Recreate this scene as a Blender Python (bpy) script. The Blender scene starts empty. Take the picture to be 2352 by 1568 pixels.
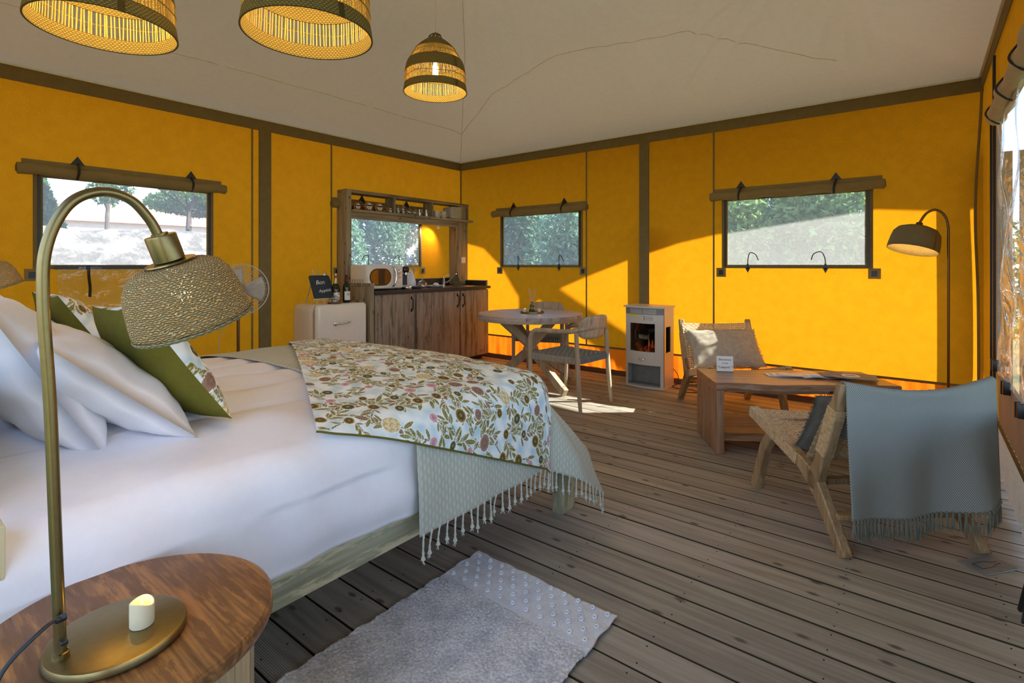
import bpy, bmesh, math, random
import numpy as np
from mathutils import Vector, Matrix, noise as mnoise
rnd = random.Random(7)
NR = np.random.RandomState(11)
PI = math.pi
SC = bpy.context.scene
COL = SC.collection
# ------------------------------------------------------------------ camera, sky, sun, exposure
L, B, RX, FY = -5.19, 5.41, 0.37, -0.60       # left wall, back wall, right wall, front wall
EAVE = 2.70
SUND = Vector((1.2, 1.0, 1.1))                # direction towards the sun
cam = bpy.data.cameras.new('camera'); co = bpy.data.objects.new('camera', cam); COL.objects.link(co)
co.location = (0, 0, 1.25); co.rotation_euler = (PI/2, 0, math.radians(38.161))
cam.sensor_width = 36; cam.lens = 1200/2352*36; cam.shift_y = -(784-608)/2352; cam.clip_start = .02
SC.camera = co
W = bpy.data.worlds.new('sky'); SC.world = W; W.use_nodes = True
nt = W.node_tree; nt.nodes.clear()
_o = nt.nodes.new('ShaderNodeOutputWorld'); _b = nt.nodes.new('ShaderNodeBackground')
_t = nt.nodes.new('ShaderNodeTexCoord'); _s = nt.nodes.new('ShaderNodeSeparateXYZ'); _r = nt.nodes.new('ShaderNodeValToRGB')
nt.links.new(_t.outputs['Generated'], _s.inputs[0]); nt.links.new(_s.outputs[2], _r.inputs[0])
_r.color_ramp.elements[0].position = 0.0; _r.color_ramp.elements[0].color = (.72, .86, 1, 1)
_r.color_ramp.elements[1].position = .6; _r.color_ramp.elements[1].color = (.32, .54, 1, 1)
nt.links.new(_r.outputs[0], _b.inputs[0]); _b.inputs[1].default_value = 3.7
nt.links.new(_b.outputs[0], _o.inputs[0])
sl = bpy.data.lights.new('sun', 'SUN'); so = bpy.data.objects.new('sun', sl); COL.objects.link(so)
sl.energy = 24.0; sl.angle = math.radians(.6); sl.color = (1, .93, .80)
so.rotation_euler = SUND.to_track_quat('Z', 'Y').to_euler()
SC.view_settings.view_transform = 'Standard'; SC.view_settings.look = 'None'
SC.view_settings.exposure = 0.0; SC.view_settings.gamma = 1; SC.view_settings.use_curve_mapping = False
cy = SC.cycles
cy.max_bounces = 7; cy.diffuse_bounces = 4; cy.glossy_bounces = 3; cy.transmission_bounces = 4; cy.transparent_max_bounces = 10
cy.caustics_reflective = False; cy.caustics_refractive = False; cy.sample_clamp_indirect = 6; cy.use_adaptive_sampling = True
cy.adaptive_threshold = .03; cy.use_denoising = True
# ------------------------------------------------------------------ node helpers
class NB:
    def __init__(s, name):
        s.m = bpy.data.materials.new(name); s.m.use_nodes = True; s.t = s.m.node_tree; s.t.nodes.clear()
        s.out = s.t.nodes.new('ShaderNodeOutputMaterial')
    def n(s, ty, inp=None, **kw):
        x = s.t.nodes.new('ShaderNode'+ty)
        for k, v in kw.items(): setattr(x, k, v)
        for k, v in (inp or {}).items(): s.set(x.inputs[k], v)
        return x
    def set(s, sock, v):
        if isinstance(v, bpy.types.NodeSocket): s.t.links.new(v, sock)
        elif isinstance(v, bpy.types.Node): s.t.links.new(v.outputs[0], sock)
        else: sock.default_value = (*v, 1) if isinstance(v, tuple) and len(v) == 3 and sock.type == 'RGBA' else v
    def ramp(s, fac, *stops):
        r = s.n('ValToRGB', {0: fac}); cr = r.color_ramp
        while len(cr.elements) < len(stops): cr.elements.new(.5)
        for e, (p, c) in zip(cr.elements, stops): e.position = p; e.color = (*c, 1) if len(c) == 3 else c
        return r.outputs[0]
    def mix(s, f, a, b, ty='MIX'):
        x = s.n('MixRGB', blend_type=ty); s.set(x.inputs[0], f); s.set(x.inputs[1], a); s.set(x.inputs[2], b); return x.outputs[0]
    def math(s, op, a, b=0.0, c=None):
        x = s.n('Math', operation=op); s.set(x.inputs[0], a); s.set(x.inputs[1], b)
        if c is not None: s.set(x.inputs[2], c)
        return x.outputs[0]
    def coord(s, which='Object', scale=(1, 1, 1), rand=True):
        c = s.n('TexCoord').outputs[which]
        if rand:
            oi = s.n('ObjectInfo'); a = s.n('VectorMath', operation='ADD'); r = s.math('MULTIPLY', oi.outputs['Random'], 37.0)
            s.set(a.inputs[0], c); s.set(a.inputs[1], r); c = a.outputs[0]
        return s.n('Mapping', {0: c, 3: scale}).outputs[0]
    def bump(s, h, st=.3, d=.01): return s.n('Bump', {'Height': h, 'Strength': st, 'Distance': d}).outputs[0]
    def pbr(s, color, rough=.5, metal=0., **kw):
        p = s.n('BsdfPrincipled', {'Base Color': color, 'Roughness': rough, 'Metallic': metal})
        for k, v in kw.items(): s.set(p.inputs[k.replace('_', ' ')], v)
        return p
    def done(s, sh): s.set(s.out.inputs[0], sh); return s.m

def plain(name, c, rough=.5, metal=0., nscale=30, var=.12, bump=.05, **kw):
    b = NB(name); v = b.coord(); n = b.n('TexNoise', {'Vector': v, 'Scale': nscale, 'Detail': 3.})
    c2 = tuple(max(0, x*(1-var)) for x in c); c3 = tuple(min(1, x*(1+var)) for x in c)
    col = b.ramp(n.outputs[0], (.3, c2), (.7, c3))
    return b.done(b.pbr(col, rough, metal, Normal=b.bump(n.outputs[0], bump, .004), **kw))
def wood(name, dark, light, axis=0, rough=.6, s=1., knots=True, contrast=.5, blotch=None, groove=0., plankw=None):
    b = NB(name); st = [7*s]*3; st[axis] = .55*s
    v = b.coord(scale=tuple(st))
    n1 = b.n('TexNoise', {'Vector': v, 'Scale': 1.6, 'Detail': 5., 'Distortion': 1.2})
    st2 = [60*s]*3; st2[axis] = 2.2*s; v2 = b.coord(scale=tuple(st2)); n2 = b.n('TexNoise', {'Vector': v2, 'Scale': 1., 'Detail': 3.})
    g = b.math('ADD', b.math('MULTIPLY', n1.outputs[0], .6), b.math('MULTIPLY', n2.outputs[0], .4))
    col = b.ramp(g, (.5-.11*contrast/.5-.01, dark), (.5+.11, light))
    oi = b.n('ObjectInfo').outputs['Random']
    hs = b.n('HueSaturation', {'Hue': .5, 'Saturation': 1., 'Value': b.math('MULTIPLY_ADD', oi, .3, .85), 'Fac': 1., 'Color': col}); col = hs.outputs[0]
    if knots:
        sp_ = b.n('SeparateXYZ', {0: b.coord()}).outputs; o1, o2 = [i for i in range(3) if i != axis]
        cb_ = b.n('CombineXYZ', {0: b.math('MULTIPLY', sp_[axis], 4.2*s), 1: b.math('MULTIPLY', b.math('ADD', sp_[o1], sp_[o2]), 9*s)})
        vo = b.n('TexVoronoi', {'Vector': cb_.outputs[0], 'Scale': 1.}, voronoi_dimensions='2D')
        k = b.ramp(vo.outputs['Distance'], (.05, (1, 1, 1)), (.12, (0, 0, 0)))
        sep = b.n('SeparateColor', {0: vo.outputs['Color']}).outputs[0]
        k = b.math('MULTIPLY', k, b.math('GREATER_THAN', sep, .62))
        col = b.mix(b.math('MULTIPLY', k, .8), col, tuple(x*.22 for x in dark))
    if blotch:
        sb = [15*s]*3; sb[axis] = 2.6*s; nb = b.n('TexNoise', {'Vector': b.coord(scale=tuple(sb)), 'Scale': 1., 'Detail': 6., 'Roughness': .7})
        col = b.mix(b.ramp(nb.outputs[0], (.48, (0, 0, 0)), (.56, (.9, .9, .9))), col, blotch)
    h = g
    if groove:
        sg = [1.]*3; w = b.n('TexWave', {'Vector': b.coord('Object', rand=False), 'Scale': groove, 'Distortion': 0.}, wave_type='BANDS', bands_direction='XYZ'[(axis+1) % 3])
        h = b.math('ADD', g, b.math('MULTIPLY', w.outputs[0], .8))
        col = b.mix(b.math('MULTIPLY', w.outputs[0], .12), col, tuple(x*.6 for x in dark))
    return b.done(b.pbr(col, rough, 0., Normal=b.bump(h, .35, .004)))
def cloth(name, c, rough=.9, trans=0., wscale=220, bump=.4, mott=.1, uv=False, c2=None):
    b = NB(name); v = b.coord('UV' if uv else 'Object', rand=False)
    w1 = b.n('TexNoise', {'Vector': v, 'Scale': wscale, 'Detail': 2.}); w2 = b.n('TexNoise', {'Vector': v, 'Scale': wscale*.08, 'Detail': 3.})
    g = b.math('ADD', b.math('MULTIPLY', w1.outputs[0], .6), b.math('MULTIPLY', w2.outputs[0], .4))
    col = b.ramp(g, (.38, tuple(x*(1-mott) for x in c)), (.62, c2 or tuple(min(1, x*(1+mott)) for x in c)))
    nm = b.bump(w1.outputs[0], bump, .002)
    d = b.pbr(col, rough, 0., Normal=nm, Specular_IOR_Level=.15)
    if trans <= 0: return b.done(d)
    t = b.n('BsdfTranslucent', {'Color': col}); m = b.n('MixShader', {0: trans, 1: d.outputs[0], 2: t.outputs[0]})
    return b.done(m.outputs[0])
def metal(name, c, rough=.25): return plain(name, c, rough, 1., nscale=80, var=.05, bump=.02)
def emit(name, c, e):
    b = NB(name); return b.done(b.pbr((.8, .7, .5), .5, 0., Emission_Color=c, Emission_Strength=e))
def weave(name, c1, c2, su, sv, bump=1., holes=0., rough=.85, trans=.0, coord='UV', warp=0.):
    """interlaced basket weave on UV metres"""
    b = NB(name); v = b.n('TexCoord').outputs[coord]
    if warp:
        wn = b.n('TexNoise', {'Vector': v, 'Scale': 55., 'Detail': 2.}); ad = b.n('VectorMath', operation='MULTIPLY_ADD'); b.set(ad.inputs[0], wn.outputs['Color']); ad.inputs[1].default_value = (warp, warp, 0); b.set(ad.inputs[2], v); v = ad.outputs[0]
    sp = b.n('SeparateXYZ', {0: v})
    u = b.math('MULTIPLY', sp.outputs[0], su); w = b.math('MULTIPLY', sp.outputs[1], sv)
    a = b.math('SINE', b.math('ADD', u, b.math('MULTIPLY', b.math('FLOOR', b.math('DIVIDE', w, PI)), PI)))
    r = b.math('ABSOLUTE', b.math('SINE', w)); h = b.math('MULTIPLY', r, b.math('MULTIPLY_ADD', a, .4, .6))
    n = b.n('TexNoise', {'Vector': v, 'Scale': 260., 'Detail': 3.})
    g = b.math('ADD', b.math('MULTIPLY', h, .7), b.math('MULTIPLY', n.outputs[0], .45))
    col = b.ramp(g, (.25, c1), (.8, c2)); p = b.pbr(col, rough, 0., Normal=b.bump(g, bump, .004), Specular_IOR_Level=.2)
    sh = p.outputs[0]
    if trans: sh = b.n('MixShader', {0: trans, 1: sh, 2: b.n('BsdfTranslucent', {'Color': col}).outputs[0]}).outputs[0]
    if holes:
        n2 = b.n('TexNoise', {'Vector': v, 'Scale': 300., 'Detail': 1.})
        k = b.math('GREATER_THAN', n2.outputs[0], 1-holes)
        sh = b.n('MixShader', {0: k, 1: sh, 2: b.n('BsdfTransparent').outputs[0]}).outputs[0]
    return b.done(sh)
def film(name, haze=.1, tint=(.9, .96, 1), bscale=6, bst=.9):
    b = NB(name); v = b.coord(rand=False); n = b.n('TexNoise', {'Vector': v, 'Scale': bscale, 'Detail': 4., 'Distortion': 2.5})
    n2 = b.n('TexNoise', {'Vector': v, 'Scale': bscale*.45, 'Detail': 1., 'Distortion': 4.})
    nm = b.bump(b.math('ADD', n.outputs[0], n2.outputs[0]), bst, .05)
    gl = b.n('BsdfGlossy', {'Color': (1., 1., 1.), 'Roughness': .04, 'Normal': nm})
    tr = b.n('BsdfTransparent', {'Color': tint}); fr = b.n('Fresnel', {'IOR': 1.5, 'Normal': nm})
    df = b.n('BsdfDiffuse', {'Color': (.9, .93, .95)}); tl = b.n('BsdfTranslucent', {'Color': (.9, .93, .95)})
    hz = b.n('MixShader', {0: .6, 1: df.outputs[0], 2: tl.outputs[0]})
    m1 = b.n('MixShader', {0: haze, 1: tr.outputs[0], 2: hz.outputs[0]})
    return b.done(b.n('MixShader', {0: b.math('MINIMUM', fr.outputs[0], .5), 1: m1.outputs[0], 2: gl.outputs[0]}).outputs[0])
def glass(name, tint=(1, 1, 1), a=.12, rough=.02):
    b = NB(name); gl = b.n('BsdfGlossy', {'Roughness': rough}); tr = b.n('BsdfTransparent', {'Color': tint})
    lw = b.n('LayerWeight', {'Blend': .35}); f = b.math('MULTIPLY_ADD', lw.outputs['Facing'], .6, a)
    return b.done(b.n('MixShader', {0: f, 1: tr.outputs[0], 2: gl.outputs[0]}).outputs[0])
def vcol(name, rough=.9, bump=.3):
    b = NB(name); a = b.n('Attribute', attribute_name='print'); v = b.coord('UV', rand=False)
    w = b.n('TexNoise', {'Vector': v, 'Scale': 500., 'Detail': 2.})
    return b.done(b.pbr(a.outputs['Color'], rough, 0., Normal=b.bump(w.outputs[0], bump, .001), Specular_IOR_Level=.15))
# ------------------------------------------------------------------ mesh builder
def rot_to(d, up=(0, 0, 1)):
    d = Vector(d).normalized(); up = Vector(up)
    if abs(d.dot(up)) > .98: up = Vector((0, 1, 0))
    x = d; y = up.cross(x).normalized(); z = x.cross(y)
    return Matrix((x, y, z)).transposed().to_4x4()
class MB:
    def __init__(s): s.v = []; s.f = []; s.uv = {}
    def add(s, vs, fs, M=None, uvs=None):
        o = len(s.v)
        for i, p in enumerate(vs):
            p = Vector(p); s.v.append(tuple(M @ p) if M else tuple(p))
            if uvs: s.uv[o+i] = uvs[i]
        s.f += [tuple(i+o for i in f) for f in fs]; return s
    def box(s, c, d, M=None, bev=0., seg=2):
        """centre, full size"""
        hx, hy, hz = d[0]/2, d[1]/2, d[2]/2; T = Matrix.Translation(c)
        M = (M @ T) if M else T
        if bev > 0:
            bm = bmesh.new(); bmesh.ops.create_cube(bm, size=1.)
            for v in bm.verts: v.co = Vector((v.co.x*d[0], v.co.y*d[1], v.co.z*d[2]))
            bmesh.ops.bevel(bm, geom=list(bm.edges), offset=min(bev, min(d)*.49), segments=seg, profile=.5, affect='EDGES')
            bm.verts.index_update(); vs = [v.co.copy() for v in bm.verts]; fs = [[v.index for v in f.verts] for f in bm.faces]; bm.free()
            return s.add(vs, fs, M)
        vs = [(x, y, z) for x in (-hx, hx) for y in (-hy, hy) for z in (-hz, hz)]
        return s.add(vs, [(0, 1, 3, 2), (4, 6, 7, 5), (0, 4, 5, 1), (2, 3, 7, 6), (0, 2, 6, 4), (1, 5, 7, 3)], M)
    def b2(s, a, b, bev=0., seg=2):
        """two opposite corners"""
        return s.box([(a[i]+b[i])/2 for i in range(3)], [abs(b[i]-a[i]) for i in range(3)], None, bev, seg)
    def bar(s, p, q, w, h, bev=0., up=(0, 0, 1)):
        p, q = Vector(p), Vector(q); M = Matrix.Translation((p+q)/2) @ rot_to(q-p, up)
        return s.box((0, 0, 0), ((q-p).length, w, h), M, bev)
    def tube(s, pts, r, seg=10, closed=False, caps=True):
        pts = [Vector(p) for p in pts]; n = len(pts); rr = r if isinstance(r, (list, tuple)) else [r]*n
        vs = []; prev = None; uvs = []
        dist = 0
        for i, p in enumerate(pts):
            if closed: t = pts[(i+1) % n]-pts[i-1]
            else: t = pts[min(i+1, n-1)]-pts[max(i-1, 0)]
            t.normalize()
            if prev is None:
                prev = Vector((0, 0, 1)) if abs(t.z) < .9 else Vector((1, 0, 0))
            u = (prev-t*prev.dot(t)).normalized(); w = t.cross(u); prev = u
            if i: dist += (p-pts[i-1]).length
            for k in range(seg):
                a = 2*PI*k/seg; vs.append(p+(u*math.cos(a)+w*math.sin(a))*rr[i]); uvs.append((dist, k/seg*2*PI*rr[i]))
        fs = []
        for i in range(n if closed else n-1):
            j = (i+1) % n
            for k in range(seg): fs.append((i*seg+k, i*seg+(k+1) % seg, j*seg+(k+1) % seg, j*seg+k))
        if caps and not closed: fs += [tuple(range(seg))[::-1], tuple((n-1)*seg+k for k in range(seg))]
        return s.add(vs, fs, None, uvs)
    def lathe(s, prof, M=None, seg=32, a0=0., a1=2*PI, cap=False):
        full = abs(a1-a0-2*PI) < 1e-6; m = seg if full else seg+1; vs = []; uvs = []; d = 0
        rm = max(r for r, z in prof)
        for i, (r, z) in enumerate(prof):
            if i: d += math.hypot(r-prof[i-1][0], z-prof[i-1][1])
            for k in range(m):
                a = a0+(a1-a0)*k/seg; vs.append((r*math.cos(a), r*math.sin(a), z)); uvs.append((a*rm, d))
        fs = []
        for i in range(len(prof)-1):
            for k in range(seg):
                k2 = (k+1) % m; fs.append((i*m+k, i*m+k2, (i+1)*m+k2, (i+1)*m+k))
        if cap: fs += [tuple(range(m))[::-1], tuple((len(prof)-1)*m+k for k in range(m))]
        return s.add(vs, fs, M, uvs)
    def grid(s, fn, nu, nv, uvs=(1, 1), M=None):
        vs = []; uu = []
        for i in range(nu+1):
            for j in range(nv+1): vs.append(fn(i/nu, j/nv)); uu.append((i/nu*uvs[0], j/nv*uvs[1]))
        fs = [(i*(nv+1)+j, (i+1)*(nv+1)+j, (i+1)*(nv+1)+j+1, i*(nv+1)+j+1) for i in range(nu) for j in range(nv)]
        return s.add(vs, fs, M, uu)
    def prism(s, poly, h, M=None):
        """2D polygon in xy extruded along z by h"""
        n = len(poly); vs = [(x, y, 0) for x, y in poly]+[(x, y, h) for x, y in poly]
        return s.add(vs, [tuple(range(n))[::-1], tuple(range(n, 2*n))]+[(i, (i+1) % n, (i+1) % n+n, i+n) for i in range(n)], M)
    def build(s, name, mat, parent=None, smooth=True, ang=40, solid=0., kind=None, label=None):
        me = bpy.data.meshes.new(name); me.from_pydata(s.v, [], s.f); me.update()
        if s.uv:
            ul = me.uv_layers.new(name='uv'); li = np.zeros(len(me.loops), np.int32); me.loops.foreach_get('vertex_index', li)
            arr = np.array([s.uv.get(i, (0, 0)) for i in range(len(s.v))], np.float32)[li].ravel(); ul.data.foreach_set('uv', arr)
        me.materials.append(mat)
        if smooth:
            me.polygons.foreach_set('use_smooth', [True]*len(me.polygons))
            try: me.set_sharp_from_angle(angle=math.radians(ang))
            except Exception: pass
        o = bpy.data.objects.new(name, me); COL.objects.link(o); o.parent = parent
        if solid: md = o.modifiers.new('thick', 'SOLIDIFY'); md.thickness = solid; md.offset = 0
        if kind: o['kind'] = kind
        if label: o['label'] = label
        return o
def tag(o, label, cat, group=None, kind=None):
    o['label'] = label; o['category'] = cat
    if group: o['group'] = group
    if kind: o['kind'] = kind
    return o
def thing(name, label, cat, loc=(0, 0, 0), rz=0., group=None):
    o = bpy.data.objects.new(name, None); COL.objects.link(o); o.location = loc; o.rotation_euler = (0, 0, rz); o.empty_display_size = .1
    return tag(o, label, cat, group)
def struct(o, name=None):
    o['kind'] = 'structure'; return o
def dup(o, loc=None, rz=None, label=None, parent=None):
    c = o.copy(); COL.objects.link(c); c.parent = parent
    if loc is not None: c.location = loc
    if rz is not None: c.rotation_euler = (0, 0, rz)
    if label: c['label'] = label
    for ch in list(o.children): dup(ch, parent=c)
    return c
def at(o, loc, rot=(0, 0, 0)): o.location = loc; o.rotation_euler = rot; return o
def text(name, body, size, mat, parent, M, shear=0., extr=.0005, align='CENTER'):
    cu = bpy.data.curves.new(name, 'FONT'); cu.body = body; cu.size = size; cu.extrude = extr; cu.align_x = align; cu.align_y = 'CENTER'; cu.shear = shear
    tmp = bpy.data.objects.new(name, cu); me = bpy.data.meshes.new_from_object(tmp); bpy.data.objects.remove(tmp)
    me.transform(M); me.materials.append(mat); o = bpy.data.objects.new(name, me); COL.objects.link(o); o.parent = parent; return o
def arr_mesh(name, P, nu, nv, mat, parent=None, uv=None, col=None):
    """regular grid mesh from numpy points (nu*nv,3)"""
    idx = np.arange(nu*nv).reshape(nu, nv); f = np.stack([idx[:-1, :-1], idx[1:, :-1], idx[1:, 1:], idx[:-1, 1:]], -1).reshape(-1, 4)
    me = bpy.data.meshes.new(name); me.vertices.add(nu*nv); me.vertices.foreach_set('co', P.astype(np.float32).ravel())
    nf = len(f); me.loops.add(nf*4); me.loops.foreach_set('vertex_index', f.astype(np.int32).ravel())
    me.polygons.add(nf); me.polygons.foreach_set('loop_start', np.arange(0, nf*4, 4, dtype=np.int32)); me.polygons.foreach_set('use_smooth', np.ones(nf, bool))
    me.update(calc_edges=True); me.validate()
    if uv is not None:
        ul = me.uv_layers.new(name='uv'); ul.data.foreach_set('uv', uv[f.ravel()].astype(np.float32).ravel())
    if col is not None:
        ca = me.color_attributes.new('print', 'FLOAT_COLOR', 'POINT'); c4 = np.ones((nu*nv, 4), np.float32); c4[:, :3] = col; ca.data.foreach_set('color', c4.ravel())
    me.materials.append(mat); o = bpy.data.objects.new(name, me); COL.objects.link(o); o.parent = parent; return o
def wr(x, y, seed, f=1., n=7):
    """cheap smooth wrinkle field, about -1..1"""
    r = np.random.RandomState(seed); z = 0*x
    for i in range(n):
        a = r.uniform(0, 2*PI); k = f*r.uniform(.6, 1.8); p = r.uniform(0, 6.28); q = r.uniform(0, 6.28); b = a+1.4
        z = z+np.sin(k*(x*np.cos(a)+y*np.sin(a))+p+1.3*np.sin(k*.6*(x*np.cos(b)+y*np.sin(b))+q))
    return z/n*1.6
def smooth_path(pts, n=6):
    P = [Vector(p) for p in pts]; P = [P[0]*2-P[1]]+P+[P[-1]*2-P[-2]]; out = []
    for i in range(1, len(P)-2):
        for k in range(n):
            t = k/n; a, b, c, d = P[i-1:i+3]
            out.append(.5*((2*b)+(c-a)*t+(2*a-5*b+4*c-d)*t*t+(3*b-a-3*c+d)*t**3))
    out.append(P[-2]); return out
# ------------------------------------------------------------------ materials
M = {}
M['canvas'] = cloth('yellow_canvas', (.56, .215, .005), trans=.46, wscale=160, bump=.25, mott=.09)
M['skirt'] = cloth('orange_skirt', (.66, .135, .005), trans=.46, wscale=160, bump=.2)
M['olive'] = cloth('olive_webbing', (.23, .175, .075), trans=.08, wscale=200, bump=.2)
M['roll'] = cloth('olive_flap', (.27, .20, .08), wscale=200, bump=.2)
M['rolllight'] = cloth('beige_flap', (.50, .43, .30), wscale=200, bump=.2)
M['liner'] = cloth('ceiling_liner', (.80, .80, .71), trans=.20, wscale=300, bump=.1, mott=.03)
M['hem'] = cloth('liner_hem', (.75, .72, .60), wscale=300)
M['pvc'] = cloth('grey_groundsheet', (.55, .45, .36), trans=.25, wscale=90, bump=.1)
M['deck'] = wood('deck_pine', (.265, .238, .192), (.47, .43, .355), 0, .68, 1., True, .6, groove=48.)
M['subfloor'] = plain('dark_joists', (.03, .024, .018))
M['skirtboard'] = wood('base_board', (.10, .05, .02), (.2, .11, .05), 0)
M['scaffold'] = wood('scaffold_wood', (.16, .13, .075), (.40, .335, .21), 2, .75, 1.1, True, .6)
M['scaffoldY'] = wood('scaffold_wood_long', (.16, .13, .075), (.40, .335, .21), 1, .75, 1.1, True, .6)
M['door_wood'] = wood('cabinet_planks', (.08, .056, .034), (.34, .265, .185), 2, .65, 1.2, True, .7, blotch=(.33, .26, .19))
M['bedwood'] = wood('bed_washed_wood', (.25, .25, .15), (.40, .39, .26), 1, .75, 1.4, True, .6, blotch=(.62, .55, .34))
M['bedpost'] = wood('bed_washed_post', (.25, .25, .15), (.40, .39, .26), 2, .75, 1.4, True, .6, blotch=(.62, .55, .34))
M['mango'] = wood('mango_wood', (.06, .024, .008), (.34, .155, .045), 0, .38, 2.6, False, .7, blotch=(.13, .055, .018))
M['stave'] = wood('nightstand_staves', (.28, .18, .08), (.55, .42, .22), 2, .5, 1.4, True, .6)
M['teak'] = wood('grey_teak', (.30, .225, .14), (.50, .40, .27), 2, .6, 1.5, False, .6)
M['teaktop'] = wood('grey_teak_top', (.29, .23, .18), (.45, .38, .31), 0, .45, 1.5, False, .6)
M['lounge'] = wood('lounge_teak', (.22, .14, .065), (.42, .29, .15), 2, .5, 1.5, False, .5)
M['acacia'] = wood('acacia_slab', (.19, .085, .035), (.46, .27, .15), 0, .3, 1.5, True, .6)
M['acaciaZ'] = wood('acacia_slab_side', (.19, .085, .035), (.46, .27, .15), 2, .35, 1.5, True, .6)
M['rattan'] = plain('rattan_cane', (.60, .43, .24), .55, nscale=60, var=.25)
M['brass'] = metal('aged_brass', (.25, .195, .085), .34)
M['bronze'] = metal('dark_bronze', (.16, .10, .05), .35)
M['chrome'] = metal('chrome', (.8, .8, .82), .08)
M['black'] = plain('black_plastic', (.012, .012, .014), .4)
M['blackiron'] = metal('black_iron', (.02, .02, .022), .35)
M['worktop'] = plain('black_worktop', (.02, .022, .028), .32)
M['cream'] = plain('cream_enamel', (.80, .76, .64), .12, var=.02, bump=0.)
M['white'] = plain('white_plastic', (.78, .78, .76), .3, var=.02)
M['ceramic'] = plain('white_ceramic', (.72, .71, .68), .2, var=.03)
M['stovebody'] = plain('cream_painted_steel', (.60, .60, .56), .35, var=.02, bump=.01)
M['stovegrey'] = plain('grey_steel', (.20, .22, .22), .35)
M['darkglass'] = plain('dark_glass', (.012, .012, .014), .22)
M['linen_white'] = cloth('white_cotton', (.80, .79, .82), wscale=500, bump=.1, mott=.02)
M['sage'] = weave('sage_waffle', (.45, .47, .39), (.56, .58, .49), 180, 180, .6)
M['sagetassel'] = cloth('sage_yarn', (.58, .60, .52), wscale=400)
M['olivefab'] = cloth('olive_cotton', (.13, .12, .018), wscale=400, bump=.15)
M['linen'] = cloth('grey_linen', (.44, .39, .31), wscale=300, bump=.6, mott=.18)
M['linendark'] = cloth('slate_linen', (.16, .155, .13), wscale=300, bump=.6, mott=.18)
M['floral'] = vcol('floral_print')
M['seagrass'] = weave('seagrass_band', (.13, .10, .03), (.42, .35, .15), 420, 420, 1., trans=.12)
M['stick'] = plain('seagrass_sticks', (.62, .42, .12), .7)
M['jute'] = weave('jute_crochet', (.22, .14, .045), (.80, .60, .30), 620, 820, 1.2, holes=.345, trans=.08, warp=.012)
M['jute2'] = weave('jute_rope', (.16, .13, .06), (.42, .36, .2), 500, 700, 1., holes=.30, trans=.06)
M['shadein'] = cloth('shade_lining', (.75, .55, .2), wscale=300)
M['bulb'] = emit('bulb_glow', (1, .72, .3), 14.)
M['flame'] = emit('led_flame', (1, .60, .10), 1.6)
M['wax'] = plain('ivory_wax', (.80, .66, .42), .5, var=.03, bump=0., Subsurface_Weight=.0)
M['rug'] = cloth('grey_cotton_rug', (.62, .67, .74), wscale=120, bump=.6, mott=.2, c2=(.92, .95, .99))
M['rugflat'] = cloth('grey_cotton_flat', (.80, .84, .90), wscale=260, bump=.7, mott=.12)
M['rope'] = plain('grey_rope', (.17, .185, .17), .8, nscale=90, var=.25)
M['ropelight'] = plain('grey_rope_light', (.27, .285, .26), .8, nscale=90, var=.2)
M['film'] = film('clear_film', .24)
M['film3'] = film('clear_film_hanging', .10, bscale=2.2, bst=.6)
M['film2'] = film('clear_film_crumpled', .12, bscale=5, bst=1.)
M['glass'] = glass('clear_glass')
M['amberdoor'] = plain('amber_door_glass', (.22, .08, .015), .08)
M['matte'] = plain('matte_black', (.010, .010, .010), .95, Specular_IOR_Level=0.)
M['slate'] = plain('chalkboard', (.018, .035, .05), .5)
M['chalk'] = plain('chalk', (.75, .78, .8), .9)
M['pine'] = plain('pine_stick', (.6, .5, .33), .6)
M['greenglass'] = plain('dark_bottle_glass', (.01, .016, .008), .06)
M['goldfoil'] = metal('gold_foil', (.55, .42, .2), .35)
M['redfoil'] = plain('red_capsule', (.12, .012, .015), .35)
M['paper'] = plain('white_paper', (.78, .76, .72), .6, var=.02)
M['ink'] = plain('black_ink', (.02, .02, .025), .6)
M['yellow'] = plain('yellow_sticker', (.75, .68, .02), .5, var=.03)
M['rubber'] = plain('orange_rubber', (.55, .16, .04), .5)
M['greenbottle'] = plain('teal_bottle', (.03, .09, .08), .15)
M['amberglass'] = plain('green_glass_vase', (.09, .085, .02), .12)
M['reed'] = plain('reed', (.62, .45, .34), .7)
M['cookie'] = plain('biscuit', (.62, .38, .16), .8)
M['mugc'] = plain('patterned_mug', (.62, .60, .56), .3, nscale=140, var=.35)
M['taupe'] = plain('taupe_grip', (.42, .36, .28), .5)
M['toaster'] = plain('grey_toaster', (.46, .44, .36), .3)
M['brownboard'] = wood('serving_board', (.07, .03, .015), (.15, .07, .03), 0)
# ------------------------------------------------------------------ setting: floor
pitch = .1445; Y0 = FY; nb = int((B-Y0)/pitch)+1
sub = MB().b2((L-.1, Y0-.2, -.16), (RX+.15, B+.1, -.06)).build('floor', M['subfloor'], None, False); struct(sub)
bw = pitch-.0065
pm = MB(); pm.b2((L, 0, -.032), (RX+.06, bw, 0), .0012, 1)
p0 = pm.build('plank', M['deck'], sub, False); p0.data.materials.append(plain('board_edge', (.05, .042, .022), .9))
for pg_ in p0.data.polygons:
    if abs(pg_.normal.y) > .5: pg_.material_index = 1
for i in range(nb):
    y = B-.002-(i+1)*pitch
    o = p0 if i == 0 else p0.copy()
    if i: COL.objects.link(o); o.parent = sub
    o.location = (0, y, rnd.uniform(-.001, .001))
scr = MB()
for i in range(nb):
    y = B-.002-(i+1)*pitch
    for k in range(12):
        x = L+.25+k*.47
        for dy in (.025, bw-.025): scr.lathe([(0, .0012), (.0026, .0012), (.003, 0)], Matrix.Translation((x+rnd.uniform(-.006, .006), y+dy, .0006)), 6)
sc_ = scr.build('deck_screw', M['blackiron'], sub, False, kind='stuff')
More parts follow.
